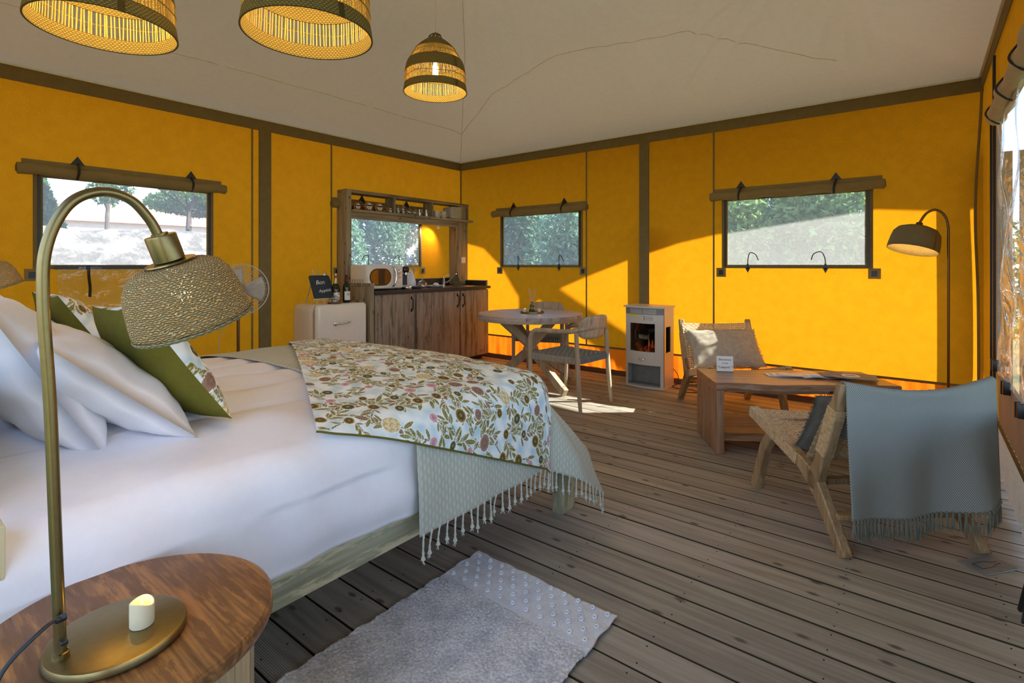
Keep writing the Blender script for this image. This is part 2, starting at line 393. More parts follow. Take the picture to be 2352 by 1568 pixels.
# ------------------------------------------------------------------ walls with openings
def wallM(side):
    if side == 'left': return lambda u, v, d=0.: (L+d, u, v)
    if side == 'back': return lambda u, v, d=0.: (u, B-d, v)
    if side == 'right': return lambda u, v, d=0.: (RX-d, u, v)
    return lambda u, v, d=0.: (u, FY+d, v)
def wallgrid(side, u0, u1, v0, v1, holes, step=.07, amp=.012, seed=1):
    f = wallM(side); us = {u0, u1}; vs = {v0, v1}
    for h in holes: us |= {h[0], h[1]}; vs |= {h[2], h[3]}
    def fill(S):
        S = sorted(S); out = []
        for a, b in zip(S, S[1:]):
            n = max(1, int(math.ceil((b-a)/step))); out += [a+(b-a)*i/n for i in range(n)]
        return out+[S[-1]]
    us, vs = fill(us), fill(vs); mb = MB(); n = len(vs)
    for u in us:
        for v in vs:
            d = min([max(h[0]-u, u-h[1], h[2]-v, v-h[3], 0) for h in holes] or [1])
            e = min(1, d/.12)
            c = min(u-u0, u1-u); k = math.exp(-c/.10)
            z = amp*.5*mnoise.noise(Vector((u*1.3, v*.8, seed)))*e + k*e*(.018*math.sin(u*75+2*v)+.014*math.sin(u*41-v*1.2))
            if v <= v0+.001 or v >= v1-.001: z *= .3
            if c < .001: z = 0
            mb.v.append(f(u, v, z))
    for i in range(len(us)-1):
        for j in range(n-1):
            uc, vc = (us[i]+us[i+1])/2, (vs[j]+vs[j+1])/2
            if any(h[0] < uc < h[1] and h[2] < vc < h[3] for h in holes): continue
            mb.f.append((i*n+j, (i+1)*n+j, (i+1)*n+j+1, i*n+j+1))
    return mb
SILL, HEAD = 1.25, 1.88
w1 = (.905, 2.045, SILL, 1.905); w2 = (3.46, 4.614, SILL, HEAD); w3 = (-4.384, -3.231, SILL, HEAD); w4 = (-1.521, -.386, SILL, HEAD)
w5 = (-.35, 4.24, .62, 2.08)
FDOOR = (-2.6, .1, .02, 2.2)
wl = struct(wallgrid('left', FY, B, .30, EAVE, [w1, w2], seed=1).build('wall_left', M['canvas']))
wb = struct(wallgrid('back', L, RX, .30, EAVE, [w3, w4], seed=2).build('wall_back', M['canvas']))
wrt = struct(wallgrid('right', FY, B, .30, EAVE, [w5], seed=3).build('wall_right', M['canvas']))
wf = struct(wallgrid('front', L, RX, .02, EAVE, [FDOOR], step=.2, seed=4).build('wall_front', M['canvas']))
def skirt(side, u0, u1, parent, mat='skirt', v1=.30):
    f = wallM(side)
    return MB().grid(lambda a, b: f(u0+(u1-u0)*a, .02+(v1-.02)*b, .006+(1-b)*.012*math.sin(a*(u1-u0)*31)+.006*math.sin(a*(u1-u0)*67)), int((u1-u0)*40), 4).build('skirt', M[mat], parent, label='loose orange canvas skirt below the seam' if mat == 'skirt' else None)
skirt('left', FY, B, wl); skirt('back', L, RX, wb); skirt('right', 4.3, B, wrt); skirt('right', FY, 4.3, wrt, 'pvc', .31)
def strip(side, u0, u1, v0, v1, d0, d1, mat, name, parent):
    f = wallM(side); return MB().b2(f(u0, v0, d0), f(u1, v1, d1)).build(name, M[mat], parent, False)
for side, a, b, par in (('left', FY, B, wl), ('back', L, RX, wb), ('right', FY, B, wrt), ('front', L, RX, wf)):
    strip(side, a, b, 2.585, 2.695, .010, .016, 'olive', 'top_band', par)
    strip(side, a, b, 2.688, 2.703, .012, .03, 'hem', 'hem_cord', par)
    if side != 'front': strip(side, a, b, .292, .312, .012, .02, 'olive', 'seam_band', par)
for u in (2.459, 3.334): strip('left', u-.008, u+.008, .3, 2.6, .008, .014, 'olive', 'seam', wl)
strip('left', 2.523, 2.645, .02, 2.6, .008, .022, 'olive', 'pole_sleeve', wl)
for u in (-3.124, -1.656): strip('back', u-.008, u+.008, .3, 2.6, .008, .014, 'olive', 'seam', wb)
strip('back', -2.454, -2.342, .02, 2.6, .008, .022, 'olive', 'pole_sleeve', wb)
strip('left', 5.385, 5.40, .3, 2.6, .02, .035, 'olive', 'corner_cord', wl)
mbc = MB(); mbc.tube(smooth_path([(RX-.03, B-.03, .3), (RX-.035, B-.04, 1.), (RX-.05, B-.03, 1.7), (RX-.02, B-.05, 2.4), (RX-.01, B-.02, 2.66)], 8), .009, 8); mbc.build('corner_cord', M['olive'], wb)
for side, a, b in (('left', FY, B), ('back', L, RX)):
    t_ = strip(side, a, b, 0, .055, .0, .03, 'skirtboard', 'baseboard_'+side, None); struct(t_)
# right wall lower panel pieces
strip('right', -.3, 4.3, .315, .60, .004, .008, 'pvc', 'lower_panel', wrt)
strip('right', 4.46, 4.50, .3, 2.55, .012, .022, 'olive', 'zip_flap', wrt)
strip('right', 4.40, 4.425, .3, 2.55, .012, .026, 'black', 'zip', wrt)
strip('right', 4.52, 4.55, .3, 2.2, .012, .03, 'black', 'zip', wrt)
# ------------------------------------------------------------------ windows
def pocket(f, u, v, par):
    m = MB().b2(f(u-.045, v-.045, .016), f(u+.045, v+.045, .022)); o = m.build('toggle_pocket', M['roll'], par, False)
    MB().b2(f(u-.02, v-.024, .022), f(u+.02, v+.024, .026)).build('pocket_opening', M['black'], o, False)
def window(n, side, w, straps, toggles, roll=True, pockets=True, seed=0):
    f = wallM(side); u0, u1, v0, v1 = w
    root = MB().grid(lambda a, b: f(u0+(u1-u0)*a, v0+(v1-v0)*b, .004+.006*mnoise.noise(Vector((a*4+seed*9, b*3, 2)))), 24, 16).build('window_%d' % n, M['film'])
    struct(root)
    fr = MB(); t = .055
    for a, b, c, d in ((u0-t, u0, v0-t*.6, v1+.03), (u1, u1+t, v0-t*.6, v1+.03), (u0, u1, v0-t*.6, v0), (u0, u1, v1, v1+.03)):
        fr.b2(f(a, c, .006), f(b, d, .015))
    fr.build('window_frame', M['olive'], root, False)
    for u in (u0-.022, u1+.022):
        z = MB().b2(f(u-.008, v0-.02, .015), f(u+.008, v1+.02, .02)); z.build('zip', M['black'], root, False)
    if pockets:
        for u in (u0-.06, u1+.065): pocket(f, u, v0-.075, root)
    if roll:
        R = .042; rb = MB()
        e0, e1 = u0-.15, u1+.14
        pts = [f(e0+(e1-e0)*i/24, v1+.045+.006*math.sin(i*.9), .016+R+.003*math.sin(i*1.7)) for i in range(25)]
        rb.tube(pts, [R*(1+.06*math.sin(i*2.1)) for i in range(25)], 16); 
        rb.b2(f(e0+.03, v1+.06, .008), f(e1-.02, v1+.125, .03), .004)
        ro = rb.build('rolled_flap', M['roll'], root)
        for e in (e0, e1):
            sp = [Vector(f(e+(-.003 if e == e0 else .003), v1+.045+R*.85*k/20*math.cos(k*.75), .016+R+R*.85*k/20*math.sin(k*.75))) for k in range(21)]
            MB().tube(sp, .003, 5).build('roll_end', M['olive'], ro)
    for u in straps:
        s = MB(); s.tube(smooth_path([f(u+.004, v1+.13, .02), f(u, v1+.10, .072), f(u-.006, v1+.05, .105), f(u-.012, v1-.0, .075)], 5), .0095, 6)
        tri = [(u-.045, v1+.118), (u+.045, v1+.118), (u, v1+.185)]
        s.add([f(a, b, .031) for a, b in tri]+[f(a, b, .037) for a, b in tri], [(0, 1, 2), (5, 4, 3), (0, 3, 4, 1), (1, 4, 5, 2), (2, 5, 3, 0)])
        s.build('tie_strap', M['black'], root)
    for u, dr in toggles:
        s = MB(); tri = [(u-.022, v0-.03), (u+.022, v0-.03), (u, v0-.075)]
        s.add([f(a, b, .018) for a, b in tri]+[f(a, b, .03) for a, b in tri], [(0, 1, 2), (5, 4, 3), (0, 3, 4, 1), (1, 4, 5, 2), (2, 5, 3, 0)])
        s.b2(f(u-.008, v0-.04, .018), f(u+.008, v0+.01, .03))
        s.tube(smooth_path([f(u, v0-.01, .022), f(u+.004*dr, v0+.06, .03), f(u+.03*dr, v0+.115, .05), f(u+.085*dr, v0+.10, .06), f(u+.11*dr, v0+.045, .04)], 6), .0045, 6)
        s.build('toggle_ribbon', M['black'], root)
    return root
win1 = window(1, 'left', w1, (1.105, 1.905), (), seed=1)
win2 = window(2, 'left', w2, (3.72, 4.39), ((3.82, -1), (4.28, -1)), seed=2)
win3 = window(3, 'back', w3, (-4.20, -3.42), ((-4.13, .4), (-3.50, .7)), seed=3)
win4 = window(4, 'back', w4, (-1.39, -.60), ((-1.33, .9), (-.68, -1.)), seed=4)
# hanging clear inner panel under the left window
f = wallM('left')
pnl = MB().grid(lambda a, b: f(.97+1.07*a+.05*b, 1.235-.52*b+.05*math.sin(a*3.1)*b, .03+.03*b+.022*math.sin(a*9+b*5)+.03*mnoise.noise(Vector((a*5, b*4, 7)))), 40, 24).build('dropped_panel', M['film3'], win1)
MB().b2(f(.97, 1.215, .03), f(2.04, 1.24, .042)).build('panel_hem', M['black'], win1, False)
MB().tube(smooth_path([f(1.17, 1.24, .05), f(1.16, 1.16, .10), f(1.17, 1.07, .09), f(1.165, 1.0, .10)], 5), .011, 6).build('tie_strap', M['black'], win1)
# big crumpled window on the right wall
f = wallM('right')
win5 = MB().grid(lambda a, b: f(w5[0]+(w5[1]-w5[0])*a, w5[2]+(w5[3]-w5[2])*b, .012+.03*mnoise.noise(Vector((a*9, b*5, 3)))+.012*math.sin(a*60+4*b)), 120, 40).build('window_5', M['film2']); struct(win5)
fr = MB()
for a, b, c, d in ((w5[1], w5[1]+.05, w5[2]-.03, w5[3]+.03), (w5[0], w5[1], w5[2]-.05, w5[2]), (w5[0], w5[1], w5[3], w5[3]+.04)): fr.b2(f(a, c, .004), f(b, d, .02))
fr.build('window_frame', M['pvc'], win5, False)
rb = MB(); n_ = 60; R = .046
rb.tube([f(-.35+4.55*i/n_, 2.13+.010*math.sin(i*.5)-.0*i, .026+.006*math.sin(i*1.1)) for i in range(n_+1)], [R*(1+.10*math.sin(i*1.7)+.06*math.sin(i*.6)) for i in range(n_+1)], 18)
ro5 = rb.build('rolled_flap', M['rolllight'], win5)
for u in (4.10, 3.55, 3.05): MB().tube(smooth_path([f(u, 2.22, .01), f(u, 2.19, .045), f(u, 2.13, .082), f(u, 2.08, .05), f(u, 2.06, .02)], 5), .005, 6).build('tie_strap', M['black'], win5)
for u, v in ((4.12, .66), (3.62, .62), (3.1, .62)):
    MB().b2(f(u, v-.03, .02), f(u+.03, v+.035, .05), .004).box(f(u+.06, v, .045), (.02, .03, .07)).build('buckle', M['black'], win5)
# ------------------------------------------------------------------ ceiling
cx_, cy_ = (L+RX)/2, (FY+B)/2+.1
def ceil_z(x, y):
    d1 = np.minimum(x-L, RX-x); d2 = np.minimum(y-FY, B-y); k = .25
    h = np.clip(.5+.5*(d2-d1)/k, 0, 1); d = d2*(1-h)+d1*h-k*h*(1-h)*.6; d = np.maximum(d, 0)
    z = EAVE+.39*d - .035*np.sin(np.clip(d/1.2, 0, 1)*PI)
    ax, ay = x+2.3, y-2.5; th = np.arctan2(ay, ax); r = np.hypot(ax, ay)
    hip = np.exp(-((d1-d2)/.45)**2)
    fold = .040*(np.abs(np.sin(th*16+1.1*np.sin(th*9)))**.7-.5)*np.exp(-((r-1.8)/1.5)**2)*(.35+.65*hip)
    ax, ay = x+.3, y-3.6; th2 = np.arctan2(ay, ax); r2 = np.hypot(ax, ay)
    fold2 = .028*(np.abs(np.sin(th2*14+2*np.sin(th2*7+r2)))**.7-.5)*np.exp(-((r2-1.5)/1.1)**2)*np.clip(d/.9, 0, 1)
    return z+(fold+fold2)*np.clip(d/.5, 0, 1)+.012*wr(x, y, 5, 1.6)*np.clip(d/.4, 0, 1)
nu, nv = 300, 300
gx, gy = np.meshgrid(np.linspace(L-.02, RX+.02, nu), np.linspace(FY, B+.02, nv), indexing='ij')
ce = arr_mesh('ceiling', np.stack([gx, gy, ceil_z(gx, gy)], -1).reshape(-1, 3), nu, nv, M['liner']); struct(ce)
def ceil_line(pts, r=.004):
    P = []
    for (x0, y0), (x1, y1) in zip(pts, pts[1:]):
        for k in range(24):
            t = k/24; x, y = x0+(x1-x0)*t, y0+(y1-y0)*t; P.append((x, y, float(ceil_z(np.array(x), np.array(y)))-.002))
    MB().tube(P, r, 5).build('liner_seam', M['hem'], ce)
ceil_line([(L+.62, B-.62), (L+.62, .3)]); ceil_line([(L+.02, B-.02), (L+.62, B-.62), (L+1.6, B-1.6), (-2.6, 2.7)], .003)
ceil_line([(L+.62, B-.62), (-3.7, 4.35), (-2.7, 4.1), (-1.5, 4.25), (-.5, 4.9)], .003)
# ------------------------------------------------------------------ outdoors
gr = MB(); 
def terr(x, y):
    z = -.35
    if x < -7.5: z += min(1, (-7.5-x)/4.2)*2.25
    return z+.10*mnoise.noise(Vector((x*.8, y*.8, 0)))*(1 if x < -7 or y > 7 else .2)+(.10*mnoise.noise(Vector((x*3, y*3, 1))) if -12 < x < -7.5 else 0)
gr.grid(lambda a, b: ((lambda x, y: (x, y, terr(x, y)))(-45+75*a, -25+60*b)), 220, 150)
b = NB('earth_and_grass'); v = b.coord(rand=False); n = b.n('TexNoise', {'Vector': v, 'Scale': 2.5, 'Detail': 8., 'Roughness': .7}); sx = b.n('SeparateXYZ', {0: v})
bank = b.math('LESS_THAN', sx.outputs[0], -7.2)
cb = b.ramp(n.outputs[0], (.42, (.13, .11, .085)), (.6, (.34, .30, .25))); cg = b.ramp(n.outputs[0], (.3, (.06, .09, .02)), (.7, (.30, .28, .14)))
M['earth'] = b.done(b.pbr(b.mix(bank, cg, cb), .95, 0., Normal=b.bump(n.outputs[0], .9, .15)))
gnd = struct(gr.build('ground', M['earth']))
M['leaf'] = None
def leafmat(name, c1, c2):
    b = NB(name); g = b.n('NewGeometry').outputs['Random Per Island']; col = b.ramp(g, (0, c1), (1, c2))
    d = b.n('BsdfDiffuse', {'Color': col}); t = b.n('BsdfTranslucent', {'Color': col})
    return b.done(b.n('MixShader', {0: .45, 1: d.outputs[0], 2: t.outputs[0]}).outputs[0])
M['leafA'] = leafmat('leaf_green', (.07, .16, .04), (.38, .50, .16)); M['leafB'] = leafmat('leaf_bluegreen', (.06, .15, .08), (.26, .42, .26)); M['leafC'] = leafmat('leaf_dark', (.03, .09, .03), (.15, .26, .09))
M['blossom'] = plain('white_blossom', (.8, .8, .7), .8); M['bark'] = plain('bark', (.10, .08, .06), .9, nscale=12, var=.4, bump=.8)
def leaves(cs, n, size, seed):
    """cs: blobs (x,y,z,rx,ry,rz)"""
    r = np.random.RandomState(seed); V = []; k = len(cs); w = np.array([c[3]*c[4]*c[5] for c in cs])**.66; w /= w.sum()
    ci = r.choice(k, n, p=w); d = r.normal(size=(n, 3)); d /= np.linalg.norm(d, axis=1)[:, None]; rad = r.uniform(.35, 1.05, n)[:, None]**.5
    C = np.array([c[:3] for c in cs])[ci]; S = np.array([c[3:] for c in cs])[ci]; P = C+d*rad*S
    a = r.normal(size=(n, 3)); a /= np.linalg.norm(a, axis=1)[:, None]; q = r.normal(size=(n, 3)); q -= a*(a*q).sum(1)[:, None]; q /= np.linalg.norm(q, axis=1)[:, None]
    s = size*r.uniform(.6, 1.3, n)[:, None]
    V = np.stack([P-a*s, P+q*s*.45, P+a*s, P-q*s*.45], 1).reshape(-1, 3); mb = MB(); mb.v = [tuple(x) for x in V.tolist()]; mb.f = [(4*i, 4*i+1, 4*i+2, 4*i+3) for i in range(n)]
    return mb
def tree(name, label, loc, h, rad, seed, mat, n=7000, size=.09, trunk=.12, kind='bush', group=None, cat='tree'):
    r = random.Random(seed); t = thing(name, label, cat, loc, 0, group)
    blobs = []
    if kind == 'bush':
        for i in range(9): a = r.uniform(0, 6.28); q = r.uniform(0, .6)*rad; blobs.append((q*math.cos(a), q*math.sin(a), h*r.uniform(.2, .8), rad*r.uniform(.35, .6), rad*r.uniform(.35, .6), h*r.uniform(.2, .3)))
    elif kind == 'conifer':
        for i in range(8): z = h*(.18+.1*i); k = (1-i/8.5); blobs.append((0, 0, z, rad*k, rad*k, h*.09))
    else:
        for i in range(12): a = r.uniform(0, 6.28); q = r.uniform(.2, .9)*rad; blobs.append((q*math.cos(a), q*math.sin(a), h*r.uniform(.45, .92), rad*r.uniform(.25, .45), rad*r.uniform(.25, .45), h*r.uniform(.08, .14)))
    tm = MB(); 
    if kind == 'open':
        tm.tube([(0, 0, -.3), (.05, 0, h*.22), (0, .05, h*.42)], [trunk, trunk*.8, trunk*.6], 8)
        for bb in blobs: tm.tube(smooth_path([(0, 0, h*.28+r.uniform(0, .1)*h), (bb[0]*.5, bb[1]*.5, bb[2]*.75), bb[:3]], 4), [trunk*.4*(1-i/10) for i in range(9)], 6)
    else: tm.tube([(0, 0, -.3), (0, .03, h*.5), (0, 0, h*.85)], [trunk, trunk*.7, trunk*.2], 8)
    tm.build('trunk', M['bark'], t)
    leaves(blobs, n, size, seed).build('foliage', M[mat], t, False, kind='stuff')
    return t
GB = 'bushes outside the right-hand wall'
def gz(x, y): return terr(x, y)
for i, (x, y, h, r_, mt, lb) in enumerate([(-3.1, 10.2, 3.4, 1.15, 'leafA', 'light green bush filling the left third of the wide back window'), (-1.6, 10.6, 3.3, 1.1, 'leafA', 'light green bush in the middle of the wide back window'), (-.2, 10.3, 3.1, 1.0, 'leafA', 'light green bush filling the right third of the wide back window'), (-2.5, 13.2, 4.0, 1.5, 'leafC', 'darker green bush farther back, left half of the wide back window'), (.5, 13.4, 4.0, 1.5, 'leafC', 'darker green bush farther back, right half of the wide back window')]):
    tree('bush', lb, (x, y, gz(x, y)), h, r_, 20+i, mt, 12000, .07, group='green bushes behind the wide back window', cat='bush')
for i, (x, y, h, r_, mt, lb) in enumerate([(-8.3, 10.8, 3.5, 1.2, 'leafB', 'blue-green bush in the left half of the window above the round table'), (-6.2, 10.2, 3.4, 1.2, 'leafB', 'blue-green bush in the right half of the window above the round table'), (-7.6, 13.6, 4.2, 1.7, 'leafC', 'dark bush between and behind the two blue-green ones of the small back window'), (-11., 13.2, 3.8, 1.5, 'leafC', 'dark bush far back at the left edge of the small back window')]):
    tree('bush', lb, (x, y, gz(x, y)), h, r_, 40+i, mt, 12000, .07, group='bushes behind the small back window', cat='bush')
for i, (x, y, h, r_, mt, lb) in enumerate([(-9.7, 6.2, 2.2, .9, 'leafB', 'leafy shrub at the left side of the kitchen window'), (-9.7, 7.8, 2.3, .9, 'leafB', 'leafy shrub in the middle of the kitchen window'), (-9.5, 9.15, 2.5, 1.05, 'leafB', 'leafy shrub at the right side of the kitchen window'), (-12.9, 10.9, 3.4, 1.5, 'leafC', 'taller dark shrub at the back right of the kitchen window'), (-12.9, 7.8, 3.2, 1.4, 'leafC', 'taller dark shrub at the back left of the kitchen window')]):
    tree('shrub', lb, (x, y, gz(x, y)), h, r_, 60+i, mt, 14000, .055, group='shrubs behind the kitchen window', cat='shrub')
fl_ = MB(); r = random.Random(3)
for i in range(170):
    y = r.uniform(4.4, 8.6); x = -8.0-r.uniform(0, .9); z = gz(x, y)+r.uniform(.9, 1.45)-.3*abs(y-5.9)*.3; fl_.box((x, y, z), (.018, .022, .014), Matrix.Identity(4))
tag(fl_.build('wildflowers', M['blossom'], None, False), 'white wildflower heads low in the kitchen window view', 'flowers', kind='stuff')
tree('conifer', 'pointed conifer at the left edge of the left window view', (-17.5, 2.95, gz(-17.5, 3)), 2.0, .55, 81, 'leafC', 6000, .09, .12, 'conifer')
tree('thin_tree', 'thin dark-trunked tree with a small crown, second from left on the bank', (-16, 4.0, gz(-16, 4)), 2.5, .6, 82, 'leafC', 1600, .07, .06, 'open')
tree('broad_tree', 'broad spreading tree with bare branches in the left window view', (-17, 6.2, gz(-17, 6)), 2.7, 2.3, 83, 'leafA', 14000, .07, .09, 'open')
tree('far_tree', 'round bushy tree at the right end of the left window view', (-19, 8.4, gz(-19, 8)), 2.6, 1.9, 84, 'leafA', 12000, .08, .08, 'open')
house = thing('house', 'low distant house with a terracotta tiled roof beyond the bank', 'house', (-30, 7.5, 1.5))
MB().b2((-2, -4, -.5), (2, 4, 1.7)).build('wall', plain('render_wall', (.7, .62, .5)), house, False)
MB().add([(-2.3, -4.3, 1.6), (2.3, -4.3, 1.6), (2.3, 4.3, 1.6), (-2.3, 4.3, 1.6), (0, -4.3, 2.5), (0, 4.3, 2.5)], [(0, 1, 4), (1, 2, 5, 4), (2, 3, 5), (3, 0, 4, 5), (0, 3, 2, 1)]).build('roof', plain('terracotta', (.5, .2, .1)), house, False)
# unseen porch roof and flysheet pieces, shaped to cast the shade on the canvas
def sunpt(x, z, s): return (x+1.2*s, B+s, z+1.1*s)
edge = [(-6.2, 1.55), (-5.04, 1.545), (-4.754, 1.478), (-4.444, 1.227), (-4.222, .924), (-4.086, .747), (-4.15, .50), (-3.939, .715), (-3.737, .873), (-3.478, .973), (-3.112, 1.116), (-2.557, 1.313), (-2.014, 1.479), (-1.656, 1.549), (-.303, 1.724), (.131, 1.68), (1.0, 1.70), (2.4, 1.72)]  # flysheet edge, given as the shade outline wanted on the back wall
fs = MB(); n = len(edge)
for i, (x, z) in enumerate(edge):
    s = (2.84-z)/1.1; p = sunpt(x, z, s)
    fs.v.append(p); fs.v.append((p[0]-1.2*max(s-.15, 0)*1.0, B+.12, 2.95)); 
for i in range(n-1): fs.f.append((2*i, 2*i+2, 2*i+3, 2*i+1))
fly = fs.build('shade_flysheet', cloth('flysheet_pvc', (.35, .33, .28), wscale=100), None, False, solid=.004); fly['kind'] = 'structure'
o = MB(); a_ = [sunpt(x, z, 2.05) for x, z in ((-4.02, .95), (-3.60, 1.02), (-2.631, .491), (-2.25, .26), (-2.3, .0), (-2.62, .06))]
o.v = a_+[(p[0], p[1]+.01, p[2]) for p in a_]; k = 6; o.f = [tuple(range(k)), tuple(range(2*k-1, k-1, -1))]+[(i, (i+1) % k, (i+1) % k+k, i+k) for i in range(k)]
o.build('shade_band', M['olive'], fly, False)  # unseen band added for the diagonal strip of shade
def opost(x0, x1, zb, zt, s, nm, mat='scaffold', th=.03):
    a, b_ = sunpt(x0, zb, s), sunpt(x1, zt, s); m = MB().b2((a[0], a[1]-th, -.3), (b_[0], a[1]+th, b_[2])); q = m.build(nm, M[mat], fly, False)
opost(-2.568, -2.40, 0, 1.5, .16, 'tent_post'); opost(.092, .290, 0, 1.9, .22, 'shade_strip', 'olive', .003); opost(.328, .370, 0, 1.9, .22, 'shade_strip', 'olive', .003); opost(.425, .9, 0, 1.9, .22, 'shade_strip', 'olive', .003)  # post and thin strips, unseen, placed to shade the wall with lit slits between
pr_ = MB().prism([(.43, -2.2), (4.2, -2.2), (4.2, 7.7), (3.1, 7.7), (.5, 5.5)], .05, Matrix.Translation((0, 0, 2.925))).build('unseen_porch_roof', M['roll'], None, False); struct(pr_)  # out of view, outlined to keep sun off the right window
# outer roof over the liner
orf = MB(); x0, x1, y0, y1 = L-.75, RX+.7, FY-.1, B+.45; pk = (cx_, cy_, 4.3)
orf.add([(x0, y0, 2.95), (x1, y0, 2.95), (x1, y1, 2.95), (x0, y1, 2.95), pk], [(0, 1, 4), (1, 2, 4), (2, 3, 4), (3, 0, 4)])
struct(orf.build('roof', cloth('roof_canvas', (.50, .48, .44), trans=.15, wscale=60), None, False))
# ================================================================== BED
bed = thing('bed', 'double bed frame of pale-washed scaffold wood with square corner legs', 'bed', (-2.3, 1.2, 0))
def bl(m, name, mat, par=bed, **k):          # geometry given in world metres, moved into the bed's frame
    m.v = [(x+2.3, y-1.2, z) for x, y, z in m.v]; return m.build(name, M[mat], par, **k)
bl(MB().b2((-1.455, .19, .285), (-1.415, 2.27, .43), .004), 'side_rail', 'bedwood'); bl(MB().b2((-3.20, .19, .285), (-3.16, 2.27, .43), .004), 'side_rail', 'bedwood')
bl(MB().b2((-3.16, 2.25, .285), (-1.455, 2.29, .40), .004), 'foot_rail', 'scaffold')
for x in (-1.475, -3.20):
    for y, zt in ((2.205, .31), (.19, .43)): bl(MB().b2((x, y, 0), (x+.06, y+.125, zt), .003), 'leg', 'bedpost')
bl(MB().b2((-1.44, .10, 0), (-1.375, .187, .752), .003), 'headboard_post', 'bedpost')
bl(MB().b2((-3.2, .06, .2), (-1.5, .10, 1.02), .003), 'headboard', 'bedwood')
bl(MB().b2((-3.15, .2, .30), (-1.46, 2.28, .34)), 'slat_base', 'scaffold')
# ---- bed clothes: one drape map shared by all layers
XE, XF, YE, RR = -1.475, -3.13, 1.94, .10     # where the rounding starts: near side, far side, foot
def drape(a, b, off, wseed=0, wamp=.004):
    """a: unfolded x, b: unfolded y (arrays) -> world points; off: distance above the duvet"""
    R = RR+off
    da = np.maximum(a-XE, 0); df = np.maximum(XF-a, 0); db = np.maximum(b-YE, 0)
    sx_ = np.where(da > 0, 1., np.where(df > 0, -1., 0)); dd = np.maximum(da, df)
    r = np.hypot(dd, db)+1e-9; nx, ny = dd/r*sx_, db/r
    q = R*PI/2; arc = np.minimum(r, q)/R; ex = np.maximum(r-q, 0)
    flare = (.05*np.abs(nx)+.70*ny**1.3)
    fold = .018*np.sin(np.arctan2(db, dd+1e-6)*9+wseed)*np.clip(ex/.3, 0, 1)*np.clip(4*np.abs(nx)*ny, 0, 1)
    out = R*np.sin(arc)+ex*flare+fold; drop = R*(1-np.cos(arc))+ex*np.sqrt(np.maximum(1-flare**2, .2))
    crown = .055*(1-np.clip(np.abs((np.clip(a, XF, XE)+2.3)/.83), 0, 1)**2.2)*np.clip((YE+.12-np.minimum(b, YE))/.35, .35, 1)
    x = np.clip(a, XF, XE)+nx*out; y = np.minimum(b, YE)+ny*out
    w = wamp*wr(a, b, 20+wseed, 14)
    sm = np.exp(-drop/.04); z = .725+off+crown-drop+w*sm
    x = x+w*1.5*np.abs(nx)*(1-sm); y = y+w*1.5*ny*(1-sm)
    return np.stack([x, y, z], -1)
nu, nv = 260, 220
ga, gb = np.meshgrid(np.linspace(-3.6, -1.09, nu), np.linspace(.14, 2.22, nv), indexing='ij')
lift = np.minimum(ga, -1.09)*0
P = drape(ga, gb, 0., 1, .007)
crease = np.zeros_like(ga)
for i, c in enumerate((-3.0, -2.75, -2.52, -2.28, -2.06, -1.83)):
    crease -= .014*np.exp(-((ga-c-.03*np.sin(gb*2.2+i))/.016)**2)
P[..., 2] += crease*np.clip((gb-.5)*2, 0, 1)+.012*np.abs(np.sin((ga+3.0)*PI/.235))*(ga > -3.05)*(ga < -1.8)
side = ga > XE+.2; P[..., 0] += side*(.018*wr(ga*.6, gb, 31, 7)+.007*wr(ga*.8, gb*1.2, 37, 20))+side*np.exp(-((ga+1.09)/.05)**2)*(-.02)
# hem of the sheet rises and dips along the rail
P[..., 2] += side*(.02*wr(gb, gb*0, 33, 3))*np.clip((ga+1.3)/.2, 0, 1)
dv = arr_mesh('duvet', P.reshape(-1, 3), nu, nv, M['linen_white'], uv=np.stack([ga, gb], -1).reshape(-1, 2))
tag(dv, 'smooth white duvet covering the bed and hanging over its side', 'duvet')
md = dv.modifiers.new('t', 'SOLIDIFY'); md.thickness = .006; md.offset = -1
mt = MB().b2((-3.17, .18, .345), (-1.49, 2.0, .66), .05, 4).build('mattress', M['linen_white']); tag(mt, 'thick mattress under the white duvet', 'mattress')
# ---- sage throw with knotted tassels
nu, nv = 240, 120
A0, A1 = -3.62, -.985
ga, gb = np.meshgrid(np.linspace(A0, A1, nu), np.linspace(1.20, 2.52, nv), indexing='ij')
P = drape(ga, gb, .021, 2, .003); P[..., 2] += .0015*np.sin(gb*2*PI/.03)*0
th_ = arr_mesh('sage_throw', P.reshape(-1, 3), nu, nv, M['sage'], uv=np.stack([ga, gb], -1).reshape(-1, 2))
tag(th_, 'pale sage waffle throw with white tassels across the foot of the bed', 'throw')
md = th_.modifiers.new('t', 'SOLIDIFY'); md.thickness = .005
for k in range(34):
    bb = 1.215+k*(2.50-1.215)/33
    p = drape(np.array([A1-.004]), np.array([bb]), .021, 2, .003)[0]; p2 = drape(np.array([A1-.03]), np.array([bb]), .021, 2, .003)[0]
    p = Vector(p); ln = rnd.uniform(.065, .085); m = MB(); dx = rnd.uniform(-.006, .006); dy = rnd.uniform(-.008, .008)
    q = [p+Vector((.002, 0, .006)), p+Vector((dx*.5, dy*.5, -ln*.33)), p+Vector((dx, dy, -ln*.66)), p+Vector((dx, dy, -ln*.72)), p+Vector((dx, dy, -ln))]
    m.tube(smooth_path([p_-p for p_ in q], 3), [.0035+.0008*math.sin(i*2.2) for i in range(9)]+[.006, .0035, .006, .009], 7)
    for j in range(5): m.tube([q[4]-p, q[4]-p+Vector((rnd.uniform(-.008, .008), rnd.uniform(-.008, .008), -.016))], [.0022, .0008], 4)
    to = m.build('tassel', M['sagetassel'], th_); to.location = p
